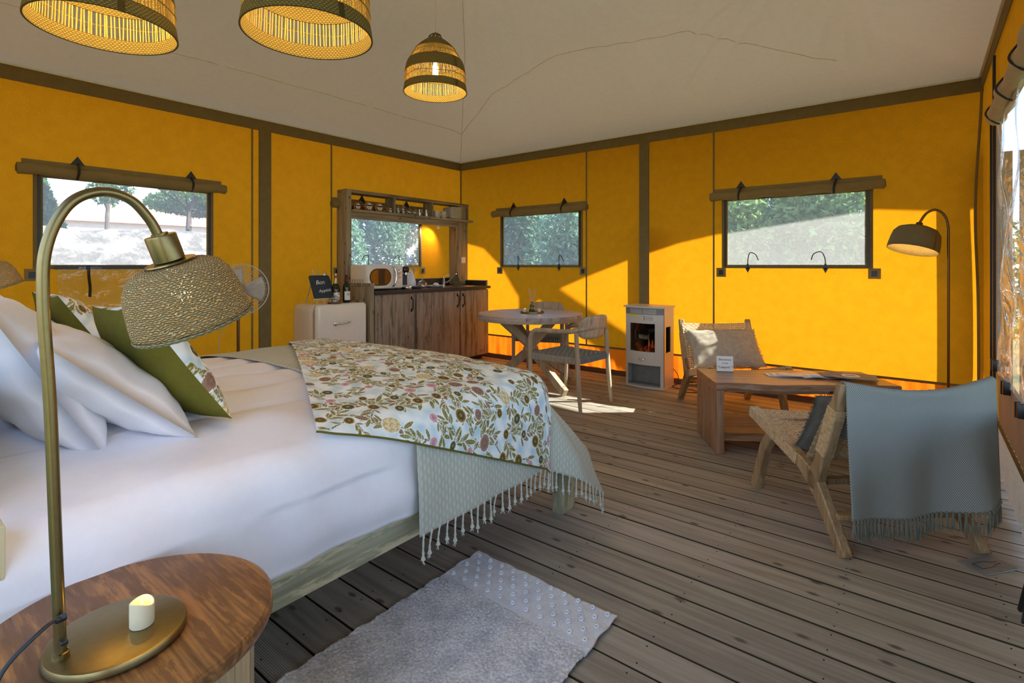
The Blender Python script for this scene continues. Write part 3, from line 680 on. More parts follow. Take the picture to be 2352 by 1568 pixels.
# ---- floral print painted as cloth colour
def paint(Wm, Hm, res, seed, bgc=((.82, .86, .84), (.50, .66, .72))):
    W_, H_ = int(Wm/res), int(Hm/res); X, Y = np.meshgrid((np.arange(W_)+.5)*res, (np.arange(H_)+.5)*res, indexing='ij')
    r = np.random.RandomState(seed)
    k = np.clip(.6+.9*wr(X, Y, seed+1, 60, 9)+.25*wr(X, Y, seed+2, 110, 7), 0, 1)[..., None]
    img = np.array(bgc[1])*(1-k)+np.array(bgc[0])*k
    tex = .5+.5*wr(X, Y, seed+5, 600, 9)
    def stamp(cx, cy, R, fn):
        i0, i1 = max(0, int((cx-R)/res)), min(W_, int((cx+R)/res)+1); j0, j1 = max(0, int((cy-R)/res)), min(H_, int((cy+R)/res)+1)
        if i0 >= i1 or j0 >= j1: return
        x = X[i0:i1, j0:j1]-cx; y = Y[i0:i1, j0:j1]-cy; c, a = fn(x, y, tex[i0:i1, j0:j1]); a = np.clip(a, 0, 1)[..., None]
        img[i0:i1, j0:j1] = img[i0:i1, j0:j1]*(1-a)+c*a
    def cols(t, *cs):
        cs = np.array(cs); t = np.clip(t, 0, .999)*(len(cs)-1); i = t.astype(int); f_ = (t-i)[..., None]; return cs[i]*(1-f_)+cs[i+1]*f_
    def leaf(cx, cy, ang, Ln, wd, c1=(.085, .075, .010), c2=(.23, .205, .045)):
        def fn(x, y, t):
            u = (x*math.cos(ang)+y*math.sin(ang))/Ln; v = (-x*math.sin(ang)+y*math.cos(ang))/(Ln*wd)
            e = np.clip(1-u*u, 0, 1)**.8*(1-.25*np.abs(np.sin(u*9)))
            halo = np.abs(v) < e+.32; ins = np.abs(v) < e
            c = cols(.25+.6*np.abs(v)/(e+.01)*.7+.4*(t-.5), c1, c2, (.42, .38, .14)); c = np.where((np.abs(v) < .07)[..., None], np.array((.5, .48, .3)), c)
            return np.where(ins[..., None], c, np.array((.86, .88, .84))), np.where(ins, 1., np.where(halo & (np.abs(u) < 1.08), .75, 0))
        stamp(cx, cy, Ln*1.3, fn)
    def flower(cx, cy, R, kind):
        ph = r.uniform(0, 6); npet = r.randint(14, 24); sq = r.uniform(.75, 1.)
        def fn(x, y, t):
            rr = np.hypot(x, y/sq)/R; th = np.arctan2(y, x)+ph; edge = 1-.13*np.abs(np.sin(th*npet/2)); halo = rr < edge+.14; ins = rr < edge
            st = .5+.5*np.sin(th*npet*1.7+rr*3)
            if kind == 0: c = cols(rr*.8+.25*(st-.5), (.34, .33, .20), (.09, .055, .02), (.12, .08, .02), (.50, .33, .06), (.58, .42, .10))
            elif kind == 1: c = cols(rr*.7+.35*st*.7, (.50, .36, .32), (.20, .11, .075), (.36, .22, .16), (.22, .12, .08))
            elif kind == 2: c = cols(rr*.8+.3*(st-.5), (.40, .42, .30), (.06, .05, .02), (.14, .13, .03), (.26, .24, .06))
            elif kind == 3:
                d = (np.sin(x*900+5*np.sin(y*300))*np.sin(y*900+5*np.sin(x*300))) > -.15; c = np.where(d[..., None], cols(t, (.50, .32, .05), (.62, .46, .16)), np.array((.80, .78, .66))); ins = rr < 1; halo = rr < 1.1
            else: c = cols(rr*.9+.6*(st-.5), (.40, .14, .18), (.58, .28, .33), (.72, .48, .52), (.55, .25, .3))
            return np.where(ins[..., None], c, np.array((.86, .88, .86))), np.where(ins, 1., np.where(halo, .8, 0))
        stamp(cx, cy, R*1.25, fn)
    pts = []; tr = 0; dmin = .080
    while len(pts) < int(Wm*Hm/.0085) and tr < 6000:
        tr += 1; p = (r.uniform(0, Wm), r.uniform(0, Hm))
        if all((p[0]-q[0])**2+(p[1]-q[1])**2 > dmin**2 for q in pts): pts.append(p)
    stem = np.array((.13, .11, .035)); tips = []
    for (x, y) in pts:
        for s_ in range(r.randint(2, 4)):
            a = r.uniform(0, 6.28); cu = r.uniform(-14, 14); px, py = x, y; ln = r.uniform(.05, .11); n_ = int(ln/.0022)
            for q in range(n_):
                px += math.cos(a)*.0022; py += math.sin(a)*.0022; a += cu*.0022
                i, j = int(px/res), int(py/res)
                if 0 <= i < W_ and 0 <= j < H_: img[i:i+2, j:j+2] = stem
                if q > 5 and r.rand() < .2: tips.append((px, py, a+r.choice((-1, 1))*r.uniform(.5, 1.1), r.uniform(.013, .026)))
            tips.append((px, py, a, r.uniform(.018, .034)))
    for (x, y, a, Ln) in tips: leaf(x+math.cos(a)*Ln, y+math.sin(a)*Ln, a, Ln, r.uniform(.28, .42)) if r.rand() > .12 else leaf(x+math.cos(a)*Ln, y+math.sin(a)*Ln, a, Ln*.8, .5, (.12, .06, .04), (.24, .13, .08))
    for i, (x, y) in enumerate(pts):
        kd = r.choice(5, p=(.36, .10, .17, .20, .17)); flower(x, y, {0: r.uniform(.017, .030), 1: r.uniform(.022, .036), 2: r.uniform(.018, .026), 3: r.uniform(.030, .042), 4: r.uniform(.015, .028)}[kd], kd)
    return img
res = .0019
Wf, Hf = 2.05, 1.13
img = paint(Wf, Hf, res, 5)
nu, nv = img.shape[:2]
s_, t_ = np.meshgrid(np.linspace(0, 1, nu), np.linspace(0, 1, nv), indexing='ij')   # s: near->far, t: head->foot
cA, cB, cC, cD = (-1.42, .865), (-.955, 1.985), (-3.05, 2.42), (-3.27, 1.78)
# near edge droops over the side along its length
ga = cA[0]*(1-s_)*(1-t_)+cB[0]*(1-s_)*t_+cC[0]*s_*t_+cD[0]*s_*(1-t_)
gb = cA[1]*(1-s_)*(1-t_)+cB[1]*(1-s_)*t_+cC[1]*s_*t_+cD[1]*s_*(1-t_)
P = drape(ga, gb, .036, 3, .006); P[..., 2] += .006*np.exp(-((t_)/.03)**2)
fl = arr_mesh('floral_bedspread', P.reshape(-1, 3), nu, nv, M['floral'], uv=np.stack([s_*Wf, t_*Hf], -1).reshape(-1, 2), col=img.reshape(-1, 3))
tag(fl, 'quilted runner printed with mustard and brown flowers on pale blue, across the bed', 'bedspread')
idx = list(range(0, nu, 4))+[nu-1]; edge1 = [Vector(P[0, j]) for j in range(0, nv, 4)]; edge2 = [Vector(P[i, 0]) for i in idx]
MB().tube([p-Vector((0, 0, .003)) for p in edge1], .0035, 6).build('green_underside_edge', M['olivefab'], fl)
# ------------------------------------------------------------------ pillows
def pillow_mesh(w, h, T, seed, n=40, pinch=.06, wa=.008, flange=0.):
    mb = MB()
    for sgn in (1, -1):
        def fn(a, b):
            u, v = a*2-1, b*2-1
            x = w/2*u*(1-pinch*(1-v*v)*abs(u)**3+.02*abs(v)); y = h/2*v*(1-pinch*(1-u*u)*abs(v)**3+.02*abs(u))
            prof = (max(0, 1-abs(u)**2.6)**.55)*(max(0, 1-abs(v)**2.6)**.55)
            z = sgn*T/2*prof
            nz = mnoise.noise(Vector((x*7, y*7, seed+sgn)))*wa+mnoise.noise(Vector((x*18, y*14, seed+sgn*2)))*wa*.5
            crn = (1-prof)*wa*.7*math.sin(math.atan2(y, x)*13+seed)
            return (x, y, z+(nz+crn)*min(1, prof*2.2))
        mb.grid(fn, n, n, (w, h))
    if flange:
        per = [];
        for i in range(160):
            t = i/160*4; k = int(t); q = (t-k)*2-1; u, v = ((q, -1), (1, q), (-q, 1), (-1, -q))[k]
            x = w/2*u*(1-pinch*(1-v*v)*abs(u)**3+.02*abs(v)); y = h/2*v*(1-pinch*(1-u*u)*abs(v)**3+.02*abs(u)); per.append((x, y, u, v))
        o_ = len(mb.v)
        for i, (x, y, u, v) in enumerate(per):
            l = math.hypot(u, v); mb.v.append((x*.98, y*.98, 0)); j = flange*rnd.uniform(.6, 1.1); mb.v.append((x+u/l*j, y+v/l*j, rnd.uniform(-.006, .006)))
        for i in range(160): j = (i+1) % 160; mb.f.append((o_+2*i, o_+2*i+1, o_+2*j+1, o_+2*j))
    return mb
def place(o, loc, right, up):
    r = Vector(right).normalized(); u = Vector(up); u = (u-r*u.dot(r)).normalized(); n = r.cross(u)
    o.matrix_world = Matrix.Translation(loc) @ Matrix((r, u, n)).transposed().to_4x4(); return o
def pillow(name, label, cat, loc, right, up, w, h, T, mat, seed, group=None, **k):
    o = pillow_mesh(w, h, T, seed, **k).build(name, M[mat]); md = o.modifiers.new('w', 'WELD'); md.merge_threshold = .0005
    place(o, loc, right, up); tag(o, label, cat, group); return o
G = 'white bed pillows at the head of the bed'
pillow('white_pillow', 'largest white pillow, nearest the camera, leaning on the bed head', 'pillow', (-2.06, .30, .965), (1, 0.03, -.06), (0, -.42, .75), .68, .50, .21, 'linen_white', 1, G, wa=.011)
pillow('white_pillow', 'plump white pillow lying between the front pillow and the olive cushion', 'pillow', (-2.00, .46, .915), (1, .0, -.04), (.0, -.64, .58), .70, .45, .18, 'linen_white', 2, G, wa=.011)
pillow('white_pillow', 'white pillow on the far side of the bed against the bed head', 'pillow', (-2.80, .30, .965), (1, -.03, .03), (0, -.42, .75), .66, .48, .17, 'linen_white', 3, G, wa=.014)
pillow('white_pillow', 'white pillow on the far side of the bed, behind the second olive cushion', 'pillow', (-2.74, .475, .94), (1, 0, 0), (.0, -.62, .62), .66, .46, .16, 'linen_white', 4, G, wa=.012)
cimg = paint(.46, .46, .0026, 77)
def cushion(label, loc, right, up, w=.45, seed=1):
    root = thing('scatter_cushion', label, 'cushion', (0, 0, 0), 0, 'olive and floral cushions on the bed')
    T = .15; n = cimg.shape[0]
    mb = pillow_mesh(w, w, T, seed, n=30, pinch=.07, wa=.006); k = len(mb.v)//2; fb = MB(); fb.v = mb.v[k:]; fb.f = [tuple(i-k for i in f_) for f_ in mb.f if f_[0] >= k]
    fb.build('olive_back', M['olivefab'], root)
    u, v = np.meshgrid(np.linspace(-1, 1, n), np.linspace(-1, 1, n), indexing='ij')
    x = w/2*u*(1-.07*(1-v*v)*np.abs(u)**3+.02*np.abs(v)); y = w/2*v*(1-.07*(1-u*u)*np.abs(v)**3+.02*np.abs(u))
    z = T/2*np.maximum(0, 1-np.abs(u)**2.6)**.55*np.maximum(0, 1-np.abs(v)**2.6)**.55
    arr_mesh('floral_front', np.stack([x, y, z+.003*wr(x, y, seed, 25)*(z > .02)], -1).reshape(-1, 3), n, n, M['floral'], root, uv=np.stack([x, y], -1).reshape(-1, 2), col=cimg.reshape(-1, 3))
    place(root, loc, right, up); return root
cushion('olive backed cushion with floral front, nearer the camera, leaning on the plump white pillow', (-1.905, .614, .945), (-1, 0, -.06), (-.12, -.20, .30), .43, 1)
cushion('olive backed cushion with floral front, farther one, beyond the lamp pole', (-2.72, .60, .955), (-1, 0, 0), (-.06, -.20, .30), .43, 2)
# ------------------------------------------------------------------ nightstands
def nightstand(label, loc, group):
    t = thing('nightstand', label, 'table', loc, 0, group)
    MB().lathe([(0, .598), (.232, .598), (.238, .594), (.2395, .586), (.2395, .578), (.236, .571), (.225, .568), (0, .568)], seg=72).build('table_top', M['mango'], t, ang=30)
    n = 22
    for k in range(n):
        a0, a1 = 2*PI*k/n+.006, 2*PI*(k+1)/n-.006; vs = []; rr = (.205, .187)
        for z in (.0, .567):
            for r_, a in ((rr[0], a0), (rr[0], (a0+a1)/2), (rr[0], a1), (rr[1], a1), (rr[1], a0)): vs.append((r_*math.cos(a), r_*math.sin(a), z))
        MB().add(vs, [(4, 3, 2, 1, 0), (5, 6, 7, 8, 9)]+[(i, (i+1) % 5, (i+1) % 5+5, i+5) for i in range(5)]).build('stave', M['stave'], t, False)
    return t
GN = 'round nightstands either side of the bed'
nightstand('round mango-wood nightstand in the bottom left corner holding the brass lamp', (-1.135, .316, 0), GN)
nightstand('round nightstand on the far side of the bed beneath the second brass lamp', (-3.50, .36, 0), GN)
# ------------------------------------------------------------------ arched bedside lamps (local: pole at origin, arm towards +x)
def bedside_lamp(label, loc, rz, group):
    t = thing('table_lamp', label, 'lamp', loc, rz, group)
    MB().lathe([(0, 0), (.098, 0), (.102, .003), (.102, .010), (.100, .0145), (.096, .016), (0, .016)], Matrix.Translation((.078, -.004, 0)), 64).build('base', M['brass'], t, ang=30)
    path = smooth_path([(0, 0, .014), (-.006, 0, .2), (-.013, 0, .42), (-.022, 0, .60), (-.017, 0, .685), (.010, 0, .750), (.052, 0, .776), (.096, 0, .768), (.127, 0, .735), (.145, 0, .700)], 8)
    MB().tube(path, .0085, 16).build('pole', M['brass'], t)
    MB().lathe([(0, 0), (.0115, 0), (.0115, .008), (.009, .009)], Matrix.Translation((0, 0, .016)), 20).build('collar', M['brass'], t)
    ax = Vector((.34, 0, -.94)).normalized(); Z = Matrix.Translation((.145, 0, .706)) @ ax.to_track_quat('Z', 'Y').to_matrix().to_4x4()
    MB().lathe([(0, -.004), (.014, -.004), (.014, .0), (.025, .0), (.026, .003), (.026, .048), (.024, .050), (0, .050)], Z, 32).build('lamp_socket', M['brass'], t)
    MB().lathe([(0, .0505), (.042, .0505), (.043, .053), (.042, .055), (0, .055)], Z, 32).build('shade_washer', M['brass'], t)
    prof = [(.034, .056), (.058, .059), (.078, .070), (.090, .090), (.0965, .115), (.100, .142), (.102, .166), (.1015, .176)]
    sh = MB().lathe([(r_, z) for r_, z in prof], Z, 64).build('lamp_shade', M['jute'], t, solid=.003)
    MB().tube([Z @ Vector((.1015*math.cos(k/48*2*PI), .1015*math.sin(k/48*2*PI), .177)) for k in range(48)], .004, 8, closed=True).build('rim', M['jute2'], sh)
    MB().lathe([(0, .128), (.014, .125), (.022, .114), (.024, .103), (.020, .086), (.013, .072), (.012, .056)], Z, 20).build('bulb', M['bulb'], t)
    li = bpy.data.lights.new('bulb_light', 'POINT'); lo = bpy.data.objects.new('bulb_light', li); COL.objects.link(lo); lo.parent = t; lo.location = Z @ Vector((0, 0, .145)); li.energy = 2.4; li.color = (1, .62, .22); li.shadow_soft_size = .02
    MB().box((-.004, -.012, .085), (.016, .012, .010), None, .003).tube([(-.002, -.016, .09), (-.002, -.022, .092)], .004, 8).build('cable_clip', M['black'], t)
    MB().box((.0, -.012, .045), (.010, .014, .007), None, .002).build('cable_clip', M['black'], t)
    cb = smooth_path([(-.004, -.012, .088), (-.03, -.02, .083), (-.075, -.03, .055), (-.105, -.06, .010), (-.12, -.12, -.002), (-.13, -.18, -.02)], 8)
    MB().tube(cb, .0032, 8).build('power_cord', M['black'], t)
    return t
GL = 'arched brass lamps beside the bed'
bedside_lamp('brass arched lamp with crocheted jute shade in the left foreground', (-1.099, .214, .5985), math.radians(95), GL)
bedside_lamp('second brass lamp, its jute shade just showing at the left picture edge', (-3.50, .235, .5985), math.radians(88), GL)
# ------------------------------------------------------------------ LED candles
def candle(label, loc, s=1., group=None, glow=.05):
    t = thing('candle', label, 'candle', loc, rnd.uniform(0, 6), group)
    prof = []; n = 36; r0 = .0185*s; mb = MB()
    def top(a): return s*(.044-.006*(.5+.5*math.cos(a-1.2))-.003*math.sin(2*a))
    rings = [lambda a: (0, 0), lambda a: (r0*.95, 0), lambda a: (r0, .002), lambda a: (r0*1.01, top(a)*.5), lambda a: (r0, top(a)-.001), lambda a: (r0*.92, top(a)), lambda a: (r0*.80, top(a)-.002), lambda a: (r0*.68, .030*s), lambda a: (0, .029*s)]
    for fn in rings:
        for k in range(n): a = 2*PI*k/n; r_, z = fn(a); mb.v.append((r_*math.cos(a), r_*math.sin(a), z))
    for i in range(len(rings)-1):
        for k in range(n): mb.f.append((i*n+k, i*n+(k+1) % n, (i+1)*n+(k+1) % n, (i+1)*n+k))
    mb.build('wax_body', M['wax'], t)
    MB().lathe([(0, .028*s), (.0042*s, .030*s), (.0045*s, .034*s), (.002*s, .040*s), (0, .044*s)], seg=14).build('flame', M['flame'], t)
    li = bpy.data.lights.new('flame_light', 'POINT'); lo = bpy.data.objects.new('flame_light', li); COL.objects.link(lo); lo.parent = t; lo.location = (0, 0, .05*s); li.energy = glow; li.color = (1, .6, .15); li.shadow_soft_size = .008
    return t
candle('ivory flameless candle standing on the brass base of the foreground lamp', (-1.085, .322, .6150), 1., 'flameless candles')
# ------------------------------------------------------------------ pendants
def pendant(label, loc, s, h, ztop, bright):
    t = thing('pendant_lamp', label, 'lamp', loc, 0, 'woven seagrass pendant lamps')
    pr = [(1.0, 0), (.985, .06), (.965, .13), (.96, .22), (.955, .32), (.93, .40), (.90, .47), (.84, .54), (.74, .63), (.64, .72), (.50, .80), (.34, .87), (.18, .92), (.12, .93)]
    def rad(q):
        for (r0, z0), (r1, z1) in zip(pr, pr[1:]):
            if z0 <= q <= z1: return s*(r0+(r1-r0)*(q-z0)/(z1-z0))
        return s*pr[-1][0]
    def band(q0, q1, nm='woven_band'):
        n = 6; MB().lathe([(rad(q0+(q1-q0)*i/n), h*(q0+(q1-q0)*i/n)) for i in range(n+1)], seg=64).build(nm, M['seagrass'], t, solid=.006)
    band(0, .12); band(.33, .52); band(.72, .93)
    for q0, q1, ns in ((.11, .34, 110), (.51, .73, 92)):
        m = MB()
        for k in range(ns):
            a = 2*PI*(k+rnd.uniform(-.25, .25))/ns; a2 = a+rnd.uniform(-.012, .012)
            m.tube([(rad(q0+(q1-q0)*i/3)*math.cos(a+(a2-a)*i/3), rad(q0+(q1-q0)*i/3)*math.sin(a+(a2-a)*i/3), h*(q0+(q1-q0)*i/3)) for i in range(4)], .0026*s/.22, 4, caps=False)
        m.build('stick_band', M['stick'], t, kind='stuff')
        q = (q0+q1)/2; MB().tube([(rad(q)*1.01*math.cos(k/48*2*PI), rad(q)*1.01*math.sin(k/48*2*PI), h*q+.004*math.sin(k*.7)) for k in range(48)], .0022*s/.22, 5, closed=True).build('binding_cord', M['seagrass'], t)
    for k in range(5):
        a = 2*PI*k/5; r_ = rad(.9); m = MB().tube(smooth_path([(r_*math.cos(a), r_*math.sin(a), h*.89), (r_*.75*math.cos(a+.3), r_*.75*math.sin(a+.3), h*.97), (.006, 0, h*1.02), (r_*.7*math.cos(a+.8), r_*.7*math.sin(a+.8), h*.97), (r_*math.cos(a+1), r_*math.sin(a+1), h*.89)], 4), .004*s/.22, 5); m.build('hanging_loop', M['seagrass'], t)
    MB().tube([(0, 0, h*.62), (0, 0, ztop)], .003, 8).build('flex', M['paper'], t)
    MB().lathe([(0, .07), (.018, .07), (.020, .0), (0, 0)], Matrix.Translation((0, 0, h*.52)), 20).build('bulb_holder', M['black'], t)
    MB().lathe([(0, -.115), (.012, -.11), (.0175, -.09), (.0175, -.03), (.012, -.01), (.011, 0)], Matrix.Translation((0, 0, h*.52)), 20).build('bulb', M['bulb'], t)
    li = bpy.data.lights.new('bulb_light', 'POINT'); lo = bpy.data.objects.new('bulb_light', li); COL.objects.link(lo); lo.parent = t; lo.location = (0, 0, h*.52-.15); li.energy = bright; li.color = (1, .60, .18); li.shadow_soft_size = .03
    return t
pendant('small bell-shaped seagrass pendant hanging over the room centre, bulb showing', (-2.42, 2.296, 2.335), .197, .37, 1.25, 6)
pendant('large seagrass pendant cropped by the picture top, the leftmost of three', (-2.46, .61, 2.145), .235, .44, 1.0, 7)
pendant('large seagrass pendant cropped by the picture top, the middle one of three', (-1.846, 1.09, 2.125), .235, .44, 1.3, 6)
# ------------------------------------------------------------------ rug
nu, nv = 200, 300
u, v = np.meshgrid(np.linspace(0, 1, nu), np.linspace(0, 1, nv), indexing='ij')
x = -1.51+.665*u+.006*wr(v*3, u*0, 3, 12)*(np.abs(u-.5)*2)**6; y = .60+1.095*v+.006*wr(u*3, v*0, 4, 9)*(np.abs(v-.5)*2)**6-.015*u*v
tex = NR.uniform(-1, 1, (nu, nv)); band = (v > .80) | (v < .14)
z = .010+np.where(band, .0004, .0019)*tex+.004*wr(x, y, 9, 9)*(.3+.7*band); z = np.maximum(z, .004)
z = z+.006*(np.abs(u-.5)*2)**20*np.abs(np.sin(v*40))
rug = arr_mesh('rug', np.stack([x, y, z], -1).reshape(-1, 3), nu, nv, M['rug'], uv=np.stack([x, y], -1).reshape(-1, 2))
rug.data.materials.append(M['rugflat']); bi = np.zeros((nu-1, nv-1), np.int32); vv = v[:-1, :-1]; bi[(vv > .80) | (vv < .14)] = 1; rug.data.polygons.foreach_set('material_index', bi.ravel()); md = rug.modifiers.new('t', 'SOLIDIFY'); md.thickness = .006
tag(rug, 'small pale grey textured cotton rug beside the bed', 'rug')
bobs = [(i, j) for j in range(5) for i in range(11 - (j % 2))]
for (i, j) in bobs:
    for vb in (.825+j*.036, .02+j*.026):
        if vb < .14 and j > 3: continue
        px = -1.51+.665*((i+.5+(j % 2)*.5)/11); py = .60+1.095*vb
        m = MB().tube([(px+.006*math.cos(a), py+.006*math.sin(a), .016+.002*math.sin(a)) for a in [k/8*2*PI for k in range(8)]], .0035, 6, closed=True); bo = m.build('bobble', M['rugflat'], rug)
# ================================================================== KITCHEN
CT = .972                                   # worktop surface height
kc = thing('kitchen_cabinet', 'kitchen base cabinet with three plank doors in brown scaffold wood', 'cabinet', (-4.87, 4.38, 0))
def kl(m, name, mat, par=kc, o=(-4.87, 4.38, 0), **k):
    m.v = [(x-o[0], y-o[1], z-o[2]) for x, y, z in m.v]; return m.build(name, M[mat], par, **k)
kl(MB().b2((-5.15, 3.45, .06), (-4.60, 5.31, .93)), 'carcass', 'door_wood', smooth=False)
kl(MB().b2((-5.1, 3.48, 0), (-4.66, 5.28, .06)), 'plinth', 'black', smooth=False)
for a, b_, n, hy in ((3.462, 4.014, 4, 3.965), (4.048, 4.752, 6, 4.712), (4.768, 5.302, 3, 4.812)):
    dr = kl(MB().b2((-4.60, a, .075), (-4.590, b_, .915)), 'door', 'door_wood', smooth=False); ws = np.array([rnd.uniform(.7, 1.3) for _ in range(n)]); ws = ws/ws.sum()*(b_-a); y = a
    for w in ws:
        kl(MB().b2((-4.592, y+.001, .07), (-4.570+rnd.uniform(-.0015, .0015), y+w-.001, .922), .0015, 1), 'door_plank', 'door_wood', dr, smooth=False); y += w
    zt, zb = .885, .722
    h = MB().b2((-4.571, hy-.009, zt-.028), (-4.565, hy+.009, zt+.006), .001).b2((-4.571, hy-.009, zb-.006), (-4.565, hy+.009, zb+.028), .001)
    h.tube([(-4.568, hy, zt-.015), (-4.548, hy, zt-.024), (-4.543, hy, zt-.045), (-4.543, hy, zb+.045), (-4.548, hy, zb+.024), (-4.568, hy, zb+.015)], .0055, 8)
    kl(h, 'handle', 'blackiron', dr)
sd = kl(MB().b2((-5.16, 3.40, .02), (-4.58, 3.446, 1.045)), 'side_board', 'scaffold', smooth=False)
kl(MB().b2((-5.16, 3.396, 1.02), (-4.565, 3.456, 1.055), .002), 'side_board_cap', 'scaffold', sd, smooth=False)
kl(MB().b2((-4.60, 3.405, .03), (-4.572, 3.452, 1.02), .002), 'front_post', 'scaffold', sd, smooth=False)
wt = MB().b2((-5.16, 3.452, CT-.036), (-4.548, 5.325, CT), .003).build('worktop', M['worktop'], None, False)
tag(wt, 'black laminate kitchen worktop on the plank-door cabinet', 'worktop')
bs = MB().b2((-5.17, 3.46, CT), (-5.15, 5.33, CT+.095), .001); bs.b2((-5.15, 5.31, CT), (-4.64, 5.328, CT+.062), .001); bs.build('backsplash', M['worktop'], wt, False)
MB().b2((-5.172, 3.46, CT+.095), (-5.148, 5.33, CT+.103)).b2((-5.15, 5.328, CT), (-4.62, 5.346, CT+.07)).build('backsplash_edge', M['scaffoldY'], wt, False)
# sink: shallow round-edged steel tray sunk in the top, with lit rim
MB().lathe([(.205, .0015), (.20, .004), (.165, .004), (.16, .0015), (.150, .001), (0, .001)], Matrix.Translation((-4.84, 5.02, CT)), 40).build('sink', M['chrome'], wt)
# ---- open shelf unit on posts
su = thing('shelf_unit', 'grey scaffold-wood shelf on two posts over the kitchen worktop', 'shelf', (-5.05, 4.38, 0)); so_ = (-5.05, 4.38, 0)
kx0, kx1 = -5.165, -5.0
for a, b_ in ((3.395, 3.455), (5.16, 5.36)):
    kl(MB().b2((kx0, a, .98 if a > 4 else 0.), (kx1, b_, 2.055), .003), 'post', 'scaffold', su, so_, smooth=False)
kl(MB().b2((-5.005, 3.40, .98), (-4.985, 3.46, 2.09), .002), 'post_board', 'scaffold', su, so_, smooth=False)
kl(MB().b2((kx0, 3.395, 2.055), (kx1+.01, 5.37, 2.09), .003), 'top_board', 'scaffoldY', su, so_, smooth=False)
kl(MB().b2((kx0, 3.455, 1.838), (-4.93, 5.40, 1.866), .003), 'shelf_board', 'scaffoldY', su, so_, smooth=False)
kl(MB().b2((kx1-.02, 3.46, 1.765), (kx1+.012, 5.16, 1.838), .003), 'apron', 'scaffoldY', su, so_, smooth=False)
kl(MB().b2((kx1, 5.33, 1.866), (kx1+.012, 5.36, 2.055)), 'end_board', 'scaffold', su, so_, smooth=False)
for y in (4.06, 4.68): kl(MB().b2((kx0, y, 1.866), (kx1, y+.032, 2.055), .002), 'divider', 'scaffold', su, so_, smooth=False)
SH = 1.867
# jars lying on their sides, lids towards the room
def jar(label, y, r_):
    t = thing('clip_jar', label, 'jar', (-5.03, y, SH+r_), 0, 'clip-top jars on the kitchen shelf'); R_ = Matrix.Rotation(PI/2, 4, 'Y')
    MB().lathe([(0, -.10), (r_*.85, -.10), (r_*.9, -.09), (r_*.9, -.02), (r_*.75, 0), (r_*.75, .012)], R_, 28).build('jar_glass', M['glass'], t)
    MB().lathe([(r_*.80, .0), (r_*.99, .001), (r_, .007), (r_*.97, .013), (r_*.76, .013)], R_, 32).build('rubber_seal', M['rubber'], t)
    MB().lathe([(r_*.78, .012), (r_*.77, .020), (r_*.7, .024), (0, .025)], R_, 32).build('lid', M['glass'], t)
    MB().lathe([(0, .0255), (r_*.66, .0255), (r_*.66, .0265), (0, .0265)], R_, 28).build('label_disc', M['paper'], t)
    MB().box((.0268, 0, r_*.16), (.0006, r_*1.22, r_*.30)).build('label_band', M['black'], t, False)
    text('label_text', 'confiture', r_*.24, M['paper'], t, Matrix.Translation((.0273, 0, r_*.16)) @ Matrix.Rotation(PI/2, 4, 'Z') @ Matrix.Rotation(PI/2, 4, 'X'), extr=.0001) if 0 else None
    MB().box((.0268, 0, -r_*.25), (.0005, r_*.7, r_*.05)).box((.0268, 0, -r_*.38), (.0005, r_*.5, r_*.05)).build('label_lines', M['ink'], t, False)
    MB().tube(smooth_path([(.0, r_*.8, -r_*.6), (.02, r_*1.0, -r_*.5), (.03, r_*.95, -r_*.75), (.0, r_*.9, -r_*.8)], 4), .0025, 6).build('wire_clip', M['chrome'], t)
jar('clip-top jar with orange seal, leftmost on the shelf', 3.56, .045); jar('large clip-top jar with orange seal, second from the left post', 3.71, .056)
jar('large clip-top jar with orange seal, third from the left post', 3.86, .056); jar('smallest clip-top jar, in front of the first shelf divider', 4.015, .036)
def stem(label, name, y, x, prof, group, mat='glass', cat='glass'):
    o = MB().lathe(prof, None, 28).build(name, M[mat]); o.location = (x, y, SH); return tag(o, label, cat, group)
flute = [(.019, 0), (.023, .03), (.024, .07), (.017, .105), (.004, .125), (.003, .165), (.004, .178), (.026, .183), (.027, .186)]
wine = [(.027, 0), (.034, .02), (.036, .045), (.028, .075), (.006, .092), (.0035, .10), (.0035, .158), (.006, .172), (.033, .178), (.034, .181)]
stem('upturned champagne flute, the left one on the shelf', 'champagne_flute', 4.145, -5.02, flute, 'upturned stemware'); stem('upturned champagne flute, the right one beside the wine glasses', 'champagne_flute', 4.225, -5.02, flute, 'upturned stemware')
stem('upturned wine glass next to the flutes', 'wine_glass', 4.315, -5.02, wine, 'upturned stemware'); stem('upturned wine glass next to the tumblers', 'wine_glass', 4.415, -5.02, wine, 'upturned stemware')
tumb = [(.0, .004), (.030, .004), (.031, 0), (.034, .09), (.033, .09), (.030, .006)]
stem('clear tumbler left of the second shelf divider', 'tumbler', 4.51, -5.04, tumb, 'tumblers on the shelf'); stem('clear tumbler in front of the second shelf divider', 'tumbler', 4.60, -5.01, tumb, 'tumblers on the shelf')
def mug(label, y):
    t = thing('mug', label, 'mug', (-5.0, y, SH), 0, 'dotted mugs'); MB().lathe([(0, 0), (.036, 0), (.038, .004), (.040, .085), (.038, .086), (.036, .01), (0, .008)], None, 32).build('cup', M['mugc'], t)
    MB().tube(smooth_path([(0, .038, .068), (.0, .066, .062), (.0, .070, .035), (.0, .038, .018)], 6), .0055, 8).build('handle', M['mugc'], t)
    m = MB()
    for k in range(16):
        for j in range(5):
            a = 2*PI*(k+.5*(j % 2))/16; r_ = .0395; m.lathe([(0, .001), (.0028, .0)], Matrix.Translation((r_*math.cos(a), r_*math.sin(a), .015+.014*j)) @ Vector((math.cos(a), math.sin(a), 0)).to_track_quat('Z', 'Y').to_matrix().to_4x4(), 6)
    m.build('dot_pattern', M['ink'], t, False, kind='stuff')
